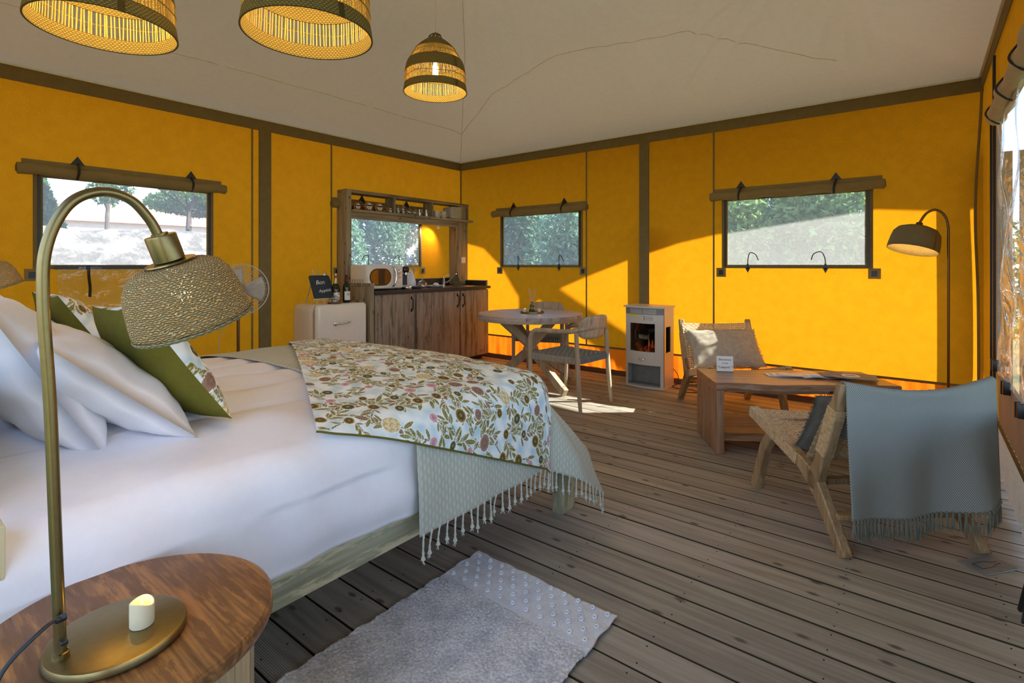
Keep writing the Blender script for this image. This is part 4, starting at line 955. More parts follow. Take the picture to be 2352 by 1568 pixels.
mug('pale dotted mug beside the second shelf divider', 4.765); mug('pale dotted mug next to the toaster', 4.885)
t = thing('toaster', 'beige grey toaster at the right end of the shelf', 'toaster', (-5.06, 5.10, SH))
MB().box((-.0, .0, .085), (.17, .20, .155), None, .03, 4).build('body', M['toaster'], t); MB().box((.088, 0, .085), (.012, .205, .16), None, .012, 3).build('end_panel', M['toaster'], t)
MB().box((0, .03, .1635), (.12, .022, .003)).box((0, -.03, .1635), (.12, .022, .003)).build('slot', M['black'], t, False)
for a in (-.06, .06):
    for b_ in (-.07, .07): MB().lathe([(.012, 0), (.012, .01)], Matrix.Translation((a, b_, -.0)), 12, cap=True).build('foot', M['black'], t)
# switch and under-shelf lamp
t = thing('light_switch', 'white wall switch on the right-hand shelf post', 'switch', (-4.999, 5.262, 1.315)); MB().box((.006, 0, 0), (.012, .082, .082), None, .004).build('plate', M['white'], t); MB().box((.0135, 0, 0), (.005, .045, .045), None, .002).build('rocker', M['white'], t)
t = thing('spot_lamp', 'small white spot lamp clipped beneath the shelf apron', 'lamp', (-5.03, 4.83, 1.765)); MB().lathe([(.0, 0), (.012, 0), (.012, -.012), (.02, -.02), (.022, -.035), (.018, -.035), (0, -.026)], None, 20).build('housing', M['white'], t)
li = bpy.data.lights.new('spot_light', 'SPOT'); lo = bpy.data.objects.new('spot_light', li); COL.objects.link(lo); lo.parent = t; lo.location = (0, 0, -.045); li.energy = 22; li.color = (1, .78, .45); li.spot_size = 2.1; li.spot_blend = .6; li.shadow_soft_size = .02; lo.rotation_euler = (-.35, .75, 0)
# ---- microwave
t = thing('microwave', 'cream retro microwave with oval amber window and chrome handle', 'microwave', (-4.78, 3.645, CT)); bx = -.165; fx = .15
MB().box((0, 0, .147), (.30, .488, .265), None, .02, 4).build('body', M['cream'], t)
MB().box((fx+.006, -.065, .147), (.014, .345, .25), None, .01, 3).build('door', M['cream'], t)
def oval(w, h, n=12):
    r_ = h/2; c = w/2-r_; P_ = []
    for k in range(n+1): a = -PI/2+PI*k/n; P_.append((c+r_*math.cos(a), r_*math.sin(a)))
    for k in range(n+1): a = PI/2+PI*k/n; P_.append((-c+r_*math.cos(a), r_*math.sin(a)))
    return P_
RM = Matrix.Rotation(PI/2, 4, 'Z') @ Matrix.Rotation(PI/2, 4, 'X')
MB().prism(oval(.285, .185), .006, Matrix.Translation((fx+.011, -.075, .145)) @ RM).build('window_rim', M['darkglass'], t)
MB().prism(oval(.262, .162), .003, Matrix.Translation((fx+.0165, -.075, .145)) @ RM).build('window_glass', M['amberdoor'], t)
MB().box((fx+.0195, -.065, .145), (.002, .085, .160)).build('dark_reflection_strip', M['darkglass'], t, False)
MB().tube(smooth_path([(fx+.012, .085, .255), (fx+.042, .098, .235), (fx+.050, .112, .15), (fx+.042, .098, .065), (fx+.012, .085, .04)], 6), .0085, 10).build('door_handle', M['chrome'], t)
MB().box((fx+.006, .178, .147), (.014, .112, .25), None, .008, 3).build('control_panel', M['cream'], t)
RY = Matrix.Rotation(PI/2, 4, 'Y')
for z, r_ in ((.200, .022), (.150, .017)): MB().lathe([(r_, 0), (r_*1.05, .004), (r_*.9, .018), (r_*.7, .02), (0, .02)], Matrix.Translation((fx+.013, .178, z)) @ RY, 24).build('dial', M['chrome'], t)
for z in (.238, .112, .092, .072, .052): MB().lathe([(.006, 0), (.006, .004), (0, .005)], Matrix.Translation((fx+.013, .178, z)) @ RY, 12).build('button', M['chrome'], t)
m = MB()
for i in range(5):
    for j in range(7): m.box((-.06+i*.045-.04, -.2445, .045+j*.012), (.022, .002, .005))
m.build('side_vents', M['black'], t, False)
for a in (-.12, .12):
    for b_ in (-.2, .2): MB().lathe([(.012, 0), (.012, .016)], Matrix.Translation((a, b_, 0)), 12, cap=True).build('foot', M['black'], t)
# ---- coffee machine, kettle, kettle base
t = thing('coffee_machine', 'cream capsule coffee machine squeezed between microwave and kettle', 'coffee machine', (-4.715, 3.955, CT), 0)
MB().box((-.05, 0, .125), (.17, .095, .25), None, .02, 4).build('body', M['cream'], t); MB().box((.05, 0, .225), (.07, .085, .075), None, .025, 4).build('brew_head', M['darkglass'], t)
MB().box((.055, 0, .018), (.12, .085, .03), None, .006).build('drip_tray', M['chrome'], t); MB().lathe([(.03, 0), (.034, .01), (.03, .03), (0, .034)], Matrix.Translation((.0, 0, .25)), 24).build('lever', M['chrome'], t); MB().box((.036, 0, .11), (.005, .075, .13)).build('front_panel', M['slate'], t, False)
MB().tube([(.06, 0, .19), (.06, 0, .165)], .012, 12).build('spout', M['chrome'], t)
t = thing('kettle', 'white cone-shaped kettle with taupe handle beside the coffee machine', 'kettle', (-4.87, 4.19, CT))
MB().lathe([(0, .018), (.082, .018), (.085, .028), (.080, .07), (.062, .14), (.047, .185), (.044, .19)], None, 40).build('body', M['white'], t)
MB().lathe([(.046, .188), (.045, .196), (.034, .203), (0, .206)], None, 32).build('lid', M['chrome'], t); MB().lathe([(0, .222), (.006, .222), (.010, .216), (.006, .205)], None, 16).build('lid_knob', M['chrome'], t)
MB().tube(smooth_path([(0, -.030, .20), (0, -.032, .25), (0, .005, .275), (0, .055, .262), (0, .072, .21), (0, .062, .17)], 6), .0115, 10).build('handle', M['taupe'], t)
MB().tube([(0, -.05, .17), (0, -.075, .195)], [.014, .008], 10).build('spout', M['white'], t); MB().lathe([(.086, 0), (.088, .012), (.082, .018)], None, 36, cap=True).build('power_base', M['chrome'], t)
t = MB().lathe([(0, 0), (.062, 0), (.066, .006), (.066, .026), (.060, .031), (0, .031)], None, 36).build('capsule_holder', M['worktop']); t.location = (-4.64, 4.10, CT); tag(t, 'low round black pad in front of the coffee machine', 'stand')
def cloche(label, loc, s=1., biscuits=True, group=None):
    t = thing('glass_cloche', label, 'cloche', loc, 0, group)
    MB().lathe([(0, 0), (.075*s, 0), (.080*s, .006*s), (.078*s, .014*s), (0, .013*s)], None, 36).build('board', M['brownboard'], t)
    MB().lathe([(.063*s, .015*s), (.064*s, .04*s), (.055*s, .07*s), (.03*s, .088*s), (.010*s, .094*s), (.008*s, .10*s), (.013*s, .108*s), (.010*s, .117*s), (0, .119*s)], None, 36).build('glass_dome', M['glass'], t)
    if biscuits:
        for k in range(3): o = MB().lathe([(0, 0), (.022*s, .001), (.025*s, .005), (.020*s, .010), (0, .011)], None, 20).build('biscuit', M['cookie'], t); o.location = (.015*s*math.cos(k*2.1), .015*s*math.sin(k*2.1), .015*s+.011*k)
    return t
GC = 'glass cloches'
cloche('glass cloche over biscuits on the black worktop', (-4.76, 4.30, CT), .95, True, GC)
t = thing('serving_dish', 'shallow white dish holding tea bags and an upturned cup', 'dish', (-4.72, 4.47, CT))
MB().lathe([(0, .008), (.095, .010), (.135, .024), (.137, .026), (.130, .022), (.095, .004), (.06, 0), (0, 0)], Matrix.Scale(.75, 4, (1, 0, 0)), 48).build('plate', M['ceramic'], t)
MB().lathe([(.042, .010), (.040, .03), (.026, .052), (.018, .055), (.017, .058), (0, .058)], Matrix.Translation((0, .02, 0)), 28).build('upturned_cup', M['ceramic'], t)
for k, mm in enumerate(('slate', 'paper', 'rubber')): o = MB().box((0, 0, 0), (.05, .035, .008), None, .002).build('sachet', M[mm], t); o.location = (.01*k, -.05+.012*k, .016+.006*k); o.rotation_euler = (.2, .1*k, .5*k)
# faucet
t = thing('kitchen_tap', 'chrome mixer tap with long angled pull-out hose by the sink', 'tap', (-4.97, 4.86, CT))
MB().lathe([(.026, 0), (.026, .006), (.020, .010), (.019, .085), (.021, .09), (.021, .115), (.012, .125), (0, .126)], None, 28).build('tap_body', M['chrome'], t)
MB().tube(smooth_path([(0, .01, .118), (.02, .03, .135), (.045, .075, .14)], 5), .006, 10).build('lever', M['chrome'], t)
MB().tube(smooth_path([(0, .012, .045), (.02, .07, .055), (.03, .13, .11), (.03, .20, .165)], 6), [.011]*19, 12).build('spout', M['stovegrey'], t)
MB().lathe([(.012, 0), (.013, .02), (.010, .024), (0, .024)], Matrix.Translation((.03, .205, .148)), 16).build('nozzle', M['chrome'], t)
t = MB()
for k in range(6): t.tube([(.062*math.cos(a), .062*math.sin(a)*.9, .006+k*.009) for a in [j/24*2*PI for j in range(24)]], .0058, 6, closed=True)
t.lathe([(0, .004), (.06, .004)], None, 24); ob = t.build('woven_basket', M['seagrass']); ob.location = (-4.97, 5.12, CT); tag(ob, 'small low woven basket under the soap bottle', 'basket')
t = thing('soap_bottle', 'dark green pump bottle standing in the woven basket', 'bottle', (-4.97, 5.12, CT+.006))
MB().lathe([(0, 0), (.026, 0), (.028, .005), (.028, .098), (.022, .112), (.012, .118), (.012, .126)], None, 28).build('bottle', M['greenbottle'], t); MB().lathe([(.014, .124), (.014, .14), (.004, .142), (.004, .165)], None, 16).build('pump', M['black'], t)
MB().b2((-.006, -.03, .163), (.008, .010, .172), .003).build('nozzle', M['black'], t); MB().lathe([(.0285, .03), (.0285, .085)], None, 24, -.9, .9).build('label', M['slate'], t)
# ================================================================== FRIDGE and what stands on it
FT = .862
t = thing('fridge', 'cream retro fridge with rounded corners and chrome handle behind the bed', 'fridge', (-4.83, 3.085, 0))
MB().box((-.03, 0, .44), (.42, .58, .84), None, .075, 6).build('body', M['cream'], t, ang=60); MB().box((.212, 0, .44), (.075, .58, .84), None, .07, 6).build('door', M['cream'], t, ang=60)
MB().tube([(.175, y, z) for y, z in [(-.285, .1), (-.285, .78), (-.27, .84), (-.21, .855), (.21, .855), (.27, .84), (.285, .78), (.285, .1)]], .005, 6).build('door_gasket', M['taupe'], t)
t2 = MB().tube(smooth_path([(.250, -.10, .665), (.272, -.085, .665), (.276, -.02, .667), (.274, .05, .672), (.262, .075, .674)], 6), .009, 10); t2.box((.255, -.10, .665), (.03, .035, .034), None, .006); t2.build('handle', M['chrome'], t)
MB().b2((-.2, -.25, 0), (.18, .25, .03)).build('plinth', M['black'], t, False)
t = thing('chalkboard_easel', 'small chalkboard reading Bon Appétit on a light wooden easel', 'chalkboard', (-4.80, 2.955, FT+.002))
Zb = Matrix.Translation((.035, 0, .165)) @ Matrix.Rotation(-.45, 4, 'Y') @ RM
MB().prism([(-.115, -.125), (.115, -.125), (.115, .11), (.10, .125), (-.10, .125), (-.115, .11)], .005, Zb).build('board', M['slate'], t, False)
for y in (-.065, .065):
    MB().bar((.075, y*1.1, -.002), (-.095, y*.35, .335), .010, .007).build('easel_leg', M['pine'], t, False)
MB().bar((-.17, -.05, 0), (-.09, -.01, .30), .009, .007).build('easel_leg', M['pine'], t, False); MB().b2((.055, -.12, .040), (.090, .12, .052)).build('ledge', M['pine'], t, False)
text('chalk_writing', 'Bon', .062, M['chalk'], t, Zb @ Matrix.Translation((-.01, .045, .006)) @ Matrix.Rotation(.05, 4, 'Z'), .35, .0004); text('chalk_writing', 'Appétit', .046, M['chalk'], t, Zb @ Matrix.Translation((.02, -.045, .006)) @ Matrix.Rotation(.08, 4, 'Z'), .35, .0004)
t = thing('water_carafe', 'clear glass carafe with metal stopper behind the wine bottles', 'carafe', (-4.95, 3.105, FT)); MB().lathe([(0, .003), (.040, .003), (.042, 0), (.042, .10), (.034, .16), (.020, .22), (.017, .27), (.019, .28)], None, 28).build('glass_body', M['glass'], t); MB().lathe([(.021, .268), (.021, .305), (.019, .308), (0, .308)], None, 24).build('stopper', M['chrome'], t)
t = thing('champagne_bottle', 'dark sparkling wine bottle with gold foil neck on the fridge', 'bottle', (-4.74, 3.10, FT))
MB().lathe([(0, 0), (.040, 0), (.043, .006), (.043, .13), (.038, .165), (.022, .20), (.016, .23)], None, 32).build('bottle', M['greenglass'], t); MB().lathe([(.024, .195), (.0175, .225), (.015, .27), (.0175, .274), (.0175, .285), (.014, .300), (0, .303)], None, 28).build('gold_foil', M['goldfoil'], t); MB().lathe([(.0436, .035), (.0436, .105)], None, 24, -1., 1.).build('label', M['paper'], t)
MB().lathe([(.0440, .085), (.0440, .095)], None, 24, -.9, .9).build('label_band', M['goldfoil'], t)
t = thing('red_wine_bottle', 'dark wine bottle with red capsule and cream label, right of the champagne', 'bottle', (-4.70, 3.20, FT))
MB().lathe([(0, 0), (.036, 0), (.038, .006), (.038, .15), (.034, .18), (.018, .205), (.0145, .225), (.0145, .24)], None, 32).build('bottle', M['greenglass'], t); MB().lathe([(.0165, .222), (.0155, .27), (.0175, .273), (.0175, .285), (0, .287)], None, 24).build('capsule', M['redfoil'], t); MB().lathe([(.0386, .025), (.0386, .115)], None, 24, -1.1, 1.1).build('label', M['paper'], t)
MB().lathe([(.0390, .085), (.0390, .090)], None, 20, -.5, .5).lathe([(.0390, .075), (.0390, .078)], None, 20, -.4, .4).build('label_lines', M['redfoil'], t)
cloche('small glass cloche on a dark round board on the fridge', (-4.655, 3.03, FT), .85, False, GC)
t = thing('corkscrew', 'brown-handled corkscrew lying at the right edge of the fridge top', 'corkscrew', (-4.68, 3.30, FT+.008)); MB().tube([(-.01, -.045, 0), (0, .04, 0)], [.007, .008], 10).build('handle', M['mango'], t); MB().tube([(0, .04, 0)]+[(.004*math.cos(k), .045+k*.0022, .004*math.sin(k)) for k in range(16)], .0014, 5).build('worm', M['chrome'], t)
# ================================================================== FAN
t = thing('standing_fan', 'grey wire-cage pedestal fan behind the bed', 'fan', (-4.32, 1.88, 0)); cz = 1.055; Fm = Matrix.Translation((.07, .05, cz)) @ Vector((.85, -.45, .08)).to_track_quat('Z', 'Y').to_matrix().to_4x4()
M['fanwire'] = plain('fan_wire', (.45, .42, .36), .4)
for z, nm in ((.045, 'front_grille'), (-.045, 'back_grille')):
    m = MB()
    for k in range(9): r_ = .022+.020*k; m.tube([Fm @ Vector((r_*math.cos(a), r_*math.sin(a), z*(1-(r_/.2)**3))) for a in [j/48*2*PI for j in range(48)]], .0012, 4, closed=True)
    for k in range(24): a = 2*PI*k/24; m.tube([Fm @ Vector((r_*math.cos(a), r_*math.sin(a), z*(1-(r_/.2)**3))) for r_ in (.02, .08, .14, .18, .2)], .0012, 4)
    m.build(nm, M['fanwire'], t)
MB().tube([Fm @ Vector((.2*math.cos(a), .2*math.sin(a), 0)) for a in [j/64*2*PI for j in range(64)]], .005, 8, closed=True).build('cage_ring', M['fanwire'], t)
for k in range(3):
    a0 = 2*PI*k/3
    def bl_(u, v): r_ = .03+.145*u; a = a0+(v-.5)*(1.5-.3*u); return Fm @ Vector((r_*math.cos(a), r_*math.sin(a), .02*(v-.5)*2))
    MB().grid(bl_, 8, 8).build('blade', M['fanwire'], t, solid=.002)
MB().lathe([(0, .03), (.028, .028), (.03, -.03), (.045, -.05), (.045, -.13), (.03, -.15), (0, -.15)], Fm, 28).build('motor', M['stovegrey'], t)
MB().tube([(0, .06, .03), (0, .06, cz-.03)], .012, 14).build('pole', M['bronze'], t); MB().lathe([(0, 0), (.17, 0), (.172, .01), (.15, .022), (.03, .035), (.018, .06), (0, .06)], Matrix.Translation((0, .06, 0)), 40).build('base', M['stovegrey'], t)
MB().tube(smooth_path([(-.04, .03, cz-.08), (-.02, -.02, .80), (-.05, -.07, .62), (.0, -.05, .45), (.02, .0, .2), (.05, .0, .03)], 6), .003, 6).build('power_cord', M['fanwire'], t)
# ================================================================== DINING TABLE
t = thing('round_table', 'round grey teak dining table with slatted top and crossed legs', 'table', (-3.197, 4.38, 0)); R0 = .54; n = 13; w = 2*R0/n
for k in range(n):
    y0, y1 = -R0+k*w+.0025, -R0+(k+1)*w-.0025; P1 = [(math.sqrt(max(R0**2-y*y, 0)), y) for y in np.linspace(y0, y1, 6)]; m = MB().prism([(x, y) for x, y in P1]+[(-x, y) for x, y in P1[::-1]], .033, Matrix.Translation((0, 0, .717))); m.build('slat', M['teaktop'], t, False)
MB().lathe([(R0-.05, .690), (R0+.002, .690), (R0+.002, .7165), (R0-.05, .7165)], None, 72).build('top_ring', M['teaktop'], t, False)
for k in range(4):
    a = math.radians(-18+90*k); a2 = a+PI
    p = Vector((.34*math.cos(a), .34*math.sin(a), .69)); q = Vector((.10*math.cos(a2+.6)*0+.03*math.cos(a), .03*math.sin(a), .40)); r_ = Vector((.58*math.cos(a2), .58*math.sin(a2), .02))
    MB().bar((p.x, p.y, .69), (-p.x*.18, -p.y*.18, .36), .075, .055, .004, (math.sin(a), -math.cos(a), .01)).build('leg_brace', M['teak'], t, False)
    MB().bar((p.x*.18, p.y*.18, .42), (.56*math.cos(a2)+0, .56*math.sin(a2), .033), .075, .055, .004, (math.sin(a), -math.cos(a), .01)).build('leg', M['teak'], t, False)
MB().lathe([(.03, -.004), (.03, 0)], Matrix.Translation((0, 0, .40)), 12).build('bolt', M['blackiron'], t)
t = thing('brass_tray', 'small round brass tray on the dining table', 'tray', (-3.19, 4.40, .751)); MB().lathe([(0, .003), (.118, .003), (.120, .018), (.124, .018), (.124, 0), (0, 0)], None, 48).build('dish', M['brass'], t)
candle('pale flameless candle left of the reed diffuser on the brass tray', (-3.255, 4.35, .7545), .95, 'flameless candles', .05); candle('pale flameless candle right of the reed diffuser on the brass tray', (-3.125, 4.435, .7545), .95, 'flameless candles', .05)
t = thing('reed_diffuser', 'green glass reed diffuser bottle with thin reeds', 'diffuser', (-3.195, 4.40, .7545)); MB().lathe([(0, 0), (.030, 0), (.032, .004), (.032, .06), (.026, .074), (.014, .082), (.013, .10), (.015, .102), (.015, .112)], None, 28).build('bottle', M['amberglass'], t)
for k in range(7): a = k*.9; MB().tube([(.006*math.cos(a), .006*math.sin(a), .05), (.045*math.cos(a)*(1 if k % 2 else .6), .045*math.sin(a), .245+.01*math.sin(k*3))], .0016, 5).build('reed', M['reed'], t)
# ---- dining chairs (local: faces +x)
def dining_chair(label, loc, rz):
    t = thing('dining_chair', label, 'chair', loc, rz, 'dining chairs with grey rope seats'); T = M['teak']
    fx_, bx_ = .25, -.25; wf, wb_ = .275, .235
    for s in (-1, 1):
        MB().tube(smooth_path([(fx_+.01, s*wf, 0), (fx_, s*wf, .25), (fx_, s*(wf), .52), (fx_-.012, s*wf, .61), (fx_-.055, s*(wf+.002), .655), (fx_-.14, s*(wf+.004), .668), (-.05, s*(wf+.004), .672)], 6), [.0165+.006*min(1, i/14) for i in range(37)], 12).build('front_leg', T, t)
        MB().tube([(bx_-.03, s*(wb_+.01), 0), (bx_, s*(wb_+.005), .3), (bx_+.02, s*wb_, .665)], [.0155, .022, .019], 12).build('leg', T, t)
        MB().bar((fx_, s*(wf-.012), .425), (bx_+.005, s*(wb_-.01), .425), .03, .05, .004).build('side_rail', T, t, False)
    arm = []
    for k in range(13):
        a = -PI/2+PI*k/12; arm.append((-.13-.145*math.cos(a)**.8 if math.cos(a) > 0 else -.13, .279*math.sin(a)/1, .672+.03*max(0, math.cos(a))))
    MB().tube(smooth_path([(-.05, -.279, .672)]+arm[1:-1]+[(-.05, .279, .672)], 3), .021, 12).build('arm_rail', T, t)
    def bk(a, b_):
        u = a*2-1; hw = .215; y = u*hw; ed = (1-abs(u)**5)**.5 if abs(u) < 1 else 0; z = .695+(b_-.5)*.20*ed+.012; return (-.262+.055*u*u-.035*(b_-.5)-.02, y, z)
    MB().grid(bk, 28, 8, (.43, .2)).build('backrest', T, t, solid=.022)
    MB().bar((fx_, -wf+.02, .425), (fx_, wf-.02, .425), .03, .045, .003).build('front_rail', T, t, False); MB().bar((bx_+.01, -wb_+.02, .425), (bx_+.01, wb_-.02, .425), .03, .045, .003).build('back_rail', T, t, False)
    m = MB(); n = 22
    for k in range(n):   # front-to-back wrapped cords
        y = (k+.5)/n*2-1
        pts = []
        for i in range(13):
            u = i/12; x = fx_+.012-(fx_-bx_)*u; yy = y*(wf-.025)*(1-u)+y*(wb_-.03)*u; pts.append((x, yy, .452-.012*math.sin(u*PI)+(.0032 if (i+k) % 2 else -.0026)*(0 < i < 12)))
        pts = [(fx_+.022, pts[0][1], .402), (fx_+.022, pts[0][1], .446)]+pts+[(bx_-.008, pts[-1][1], .440), (bx_-.008, pts[-1][1], .402)]
        m.tube(pts, .0098, 5)
    m.build('rope_warp', M['rope'], t, kind='stuff')
    m = MB()
    for k in range(20):
        u = (k+.5)/20; x = fx_+.005-(fx_-bx_-.01)*u; hw = (wf)*(1-u)+(wb_)*u; pts = [(x, -hw-.002, .40), (x, -hw-.002, .445)]+[(x, hw*(2*i/12-1)*.97, .453-.012*math.sin(u*PI)+(.0036 if (i+k) % 2 else -.0026)) for i in range(13)]+[(x, hw+.002, .445), (x, hw+.002, .40)]
        m.tube(pts, .0088, 5)
    m.build('rope_weft', M['ropelight'], t, kind='stuff')
    return t
dc = dining_chair('teak dining chair with grey rope seat, in front, side-on to the camera', (-2.53, 4.085, 0), PI-.07)
dc2 = dup(dc, (-3.43, 4.93, 0), math.radians(-68), 'teak dining chair with grey rope seat tucked behind the round table')
# ================================================================== ELECTRIC STOVE
t = thing('electric_stove', 'cream electric stove heater with glowing ember window against the canvas', 'stove', (-2.235, 5.15, 0)); hw = .205
def plan(o=0., n=14):
    P_ = [(-hw-o, .15), (-hw-o, -.10-o)]
    for k in range(n+1): x = -hw-o+(2*hw+2*o)*k/n; P_.append((x, -.115-o-.05*(1-(x/(hw+o))**2)))
    P_ += [(hw+o, -.10-o), (hw+o, .15)]; return P_
def fy(x): return -.115-.05*(1-(x/hw)**2)
def curved(x0, x1, z0, z1, d0, d1, n=10):
    m = MB(); nn = n+1
    for k in range(nn):
        x = x0+(x1-x0)*k/n; y = fy(x); m.v += [(x, y-d0, z0), (x, y-d0, z1), (x, y-d1, z1), (x, y-d1, z0)]
    for k in range(n):
        a, b_ = 4*k, 4*k+4; m.f += [(a, a+1, b_+1, b_), (a+1, a+2, b_+2, b_+1), (a+2, a+3, b_+3, b_+2), (a+3, a, b_, b_+3)]
    m.f += [(0, 3, 2, 1), (4*n, 4*n+1, 4*n+2, 4*n+3)]; return m
S_ = M['stovebody']
MB().b2((-hw, .13, .02), (hw, .15, .81)).build('back_panel', S_, t, False)
for s in (-1, 1): 
    m = MB().b2((s*hw, -.115, .02), (s*(hw-.012), .13, .36)).b2((s*hw, -.115, .62), (s*(hw-.012), .13, .81)).b2((s*hw, -.115, .36), (s*(hw-.012), -.06, .62)).b2((s*hw, .07, .36), (s*(hw-.012), .13, .62)); m.build('side_panel', S_, t, False)
    MB().b2((s*(hw-.010), -.06, .36), (s*(hw-.016), .07, .62)).build('side_window', M['matte'], t, False)
MB().prism(plan(.018), .018, Matrix.Translation((0, 0, .812))).build('top_plate', S_, t); MB().prism(plan(.004), .02, Matrix.Translation((0, 0, 0))).build('base_plate', S_, t)
for x0, x1, z0, z1 in ((-hw, hw, .655, .745), (-hw, -.145, .37, .655), (.125, hw, .37, .655), (-hw, hw, .235, .37), (-hw, -.175, .02, .235), (.175, hw, .02, .235)): curved(x0, x1, z0, z1, .001, -.012).build('front_panel', S_, t, ang=30)
curved(-.150, .130, .335, .362, -.01, .004).build('window_ledge', S_, t)
g = curved(-hw, hw, .745, .812, .002, -.01).build('vent_panel', M['stovegrey'], t, ang=30)
for j in range(6):
    for a, b_ in ((-.14, -.005), (.005, .14)): curved(a, b_, .752+j*.009, .756+j*.009, .009, .001).build('vent_slat', M['stovebody'], t, ang=30)
MB().b2((-hw+.013, -.10, .02), (hw-.013, -.095, .03)).b2((-.19, .0, .02), (.19, .01, .24)).b2((-.19, -.11, .225), (.19, .0, .235)).b2((-.19, -.11, .02), (.19, .0, .026)).build('log_recess', M['stovegrey'], t, False)
MB().b2((-.19, .02, .34), (.19, .03, .66)).b2((-.19, -.09, .345), (.19, .02, .35)).build('firebox', M['black'], t, False)
b = NB('embers'); v = b.coord(rand=False); nn = b.n('TexNoise', {'Vector': v, 'Scale': 28., 'Detail': 3.}); M['ember'] = b.done(b.pbr((.05, .02, .015), .8, 0., Emission_Color=b.ramp(nn.outputs[0], (.45, (0, 0, 0)), (.65, (.9, .08, .01))), Emission_Strength=.8))
for k in range(16): o = MB().tube([(0, 0, 0), (.03, .008, .004), (.06, 0, 0)], [.014, .019, .012], 7).build('ember_log', M['ember'], t); o.location = (rnd.uniform(-.14, .09), rnd.uniform(-.08, .0), .365+rnd.uniform(0, .035)); o.rotation_euler = (rnd.uniform(-.3, .3), rnd.uniform(-.5, .5), rnd.uniform(0, 3))
for k in range(4):
    x = .0+k*.035; MB().add([(x-.016, .0, .39), (x+.016, .0, .39), (x+.01, .0, .44+.02*math.sin(k*2)), (x, .0, .475+.02*math.sin(k*3)), (x-.008, .0, .44)], [(0, 1, 2, 3, 4)]).build('flame', emit('flame_glow%d' % k, (1, .18, .03), .35), t, False)
curved(-.145, .125, .37, .655, -.013, -.015).build('window_glass', glass('stove_glass', (.5, .47, .45), .02), t)
curved(-.12, .115, .255, .345, .004, .0).build('drawer_front', S_, t); MB().tube(smooth_path([(-.035, fy(0)-.004, .300), (-.026, fy(0)-.022, .297), (0, fy(0)-.026, .295), (.026, fy(0)-.022, .297), (.035, fy(0)-.004, .300)], 5), .006, 10).build('drawer_handle', M['chrome'], t)
curved(-.165, -.045, .722, .738, .002, .0).build('yellow_sticker', M['yellow'], t); st_ = curved(.01, .125, .685, .735, .002, .0).build('white_label', M['paper'], t)
for j in range(5): curved(.032, .115, .690+j*.009, .693+j*.009, .0026, .002).build('label_line', M['ink'], st_)
for j in range(3): curved(.014, .026, .688+j*.016, .699+j*.016, .0026, .002).build('label_symbol', M['redfoil'], st_)
MB().tube(smooth_path([(hw-.02, .14, .19), (hw+.05, .13, .12), (hw+.06, .10, .04), (hw+.02, .06, .008), (hw+.10, .02, .006), (hw+.22, .05, .006), (hw+.30, -.02, .006), (hw+.20, -.10, .006)], 6), .004, 6).build('power_cord', M['black'], t)
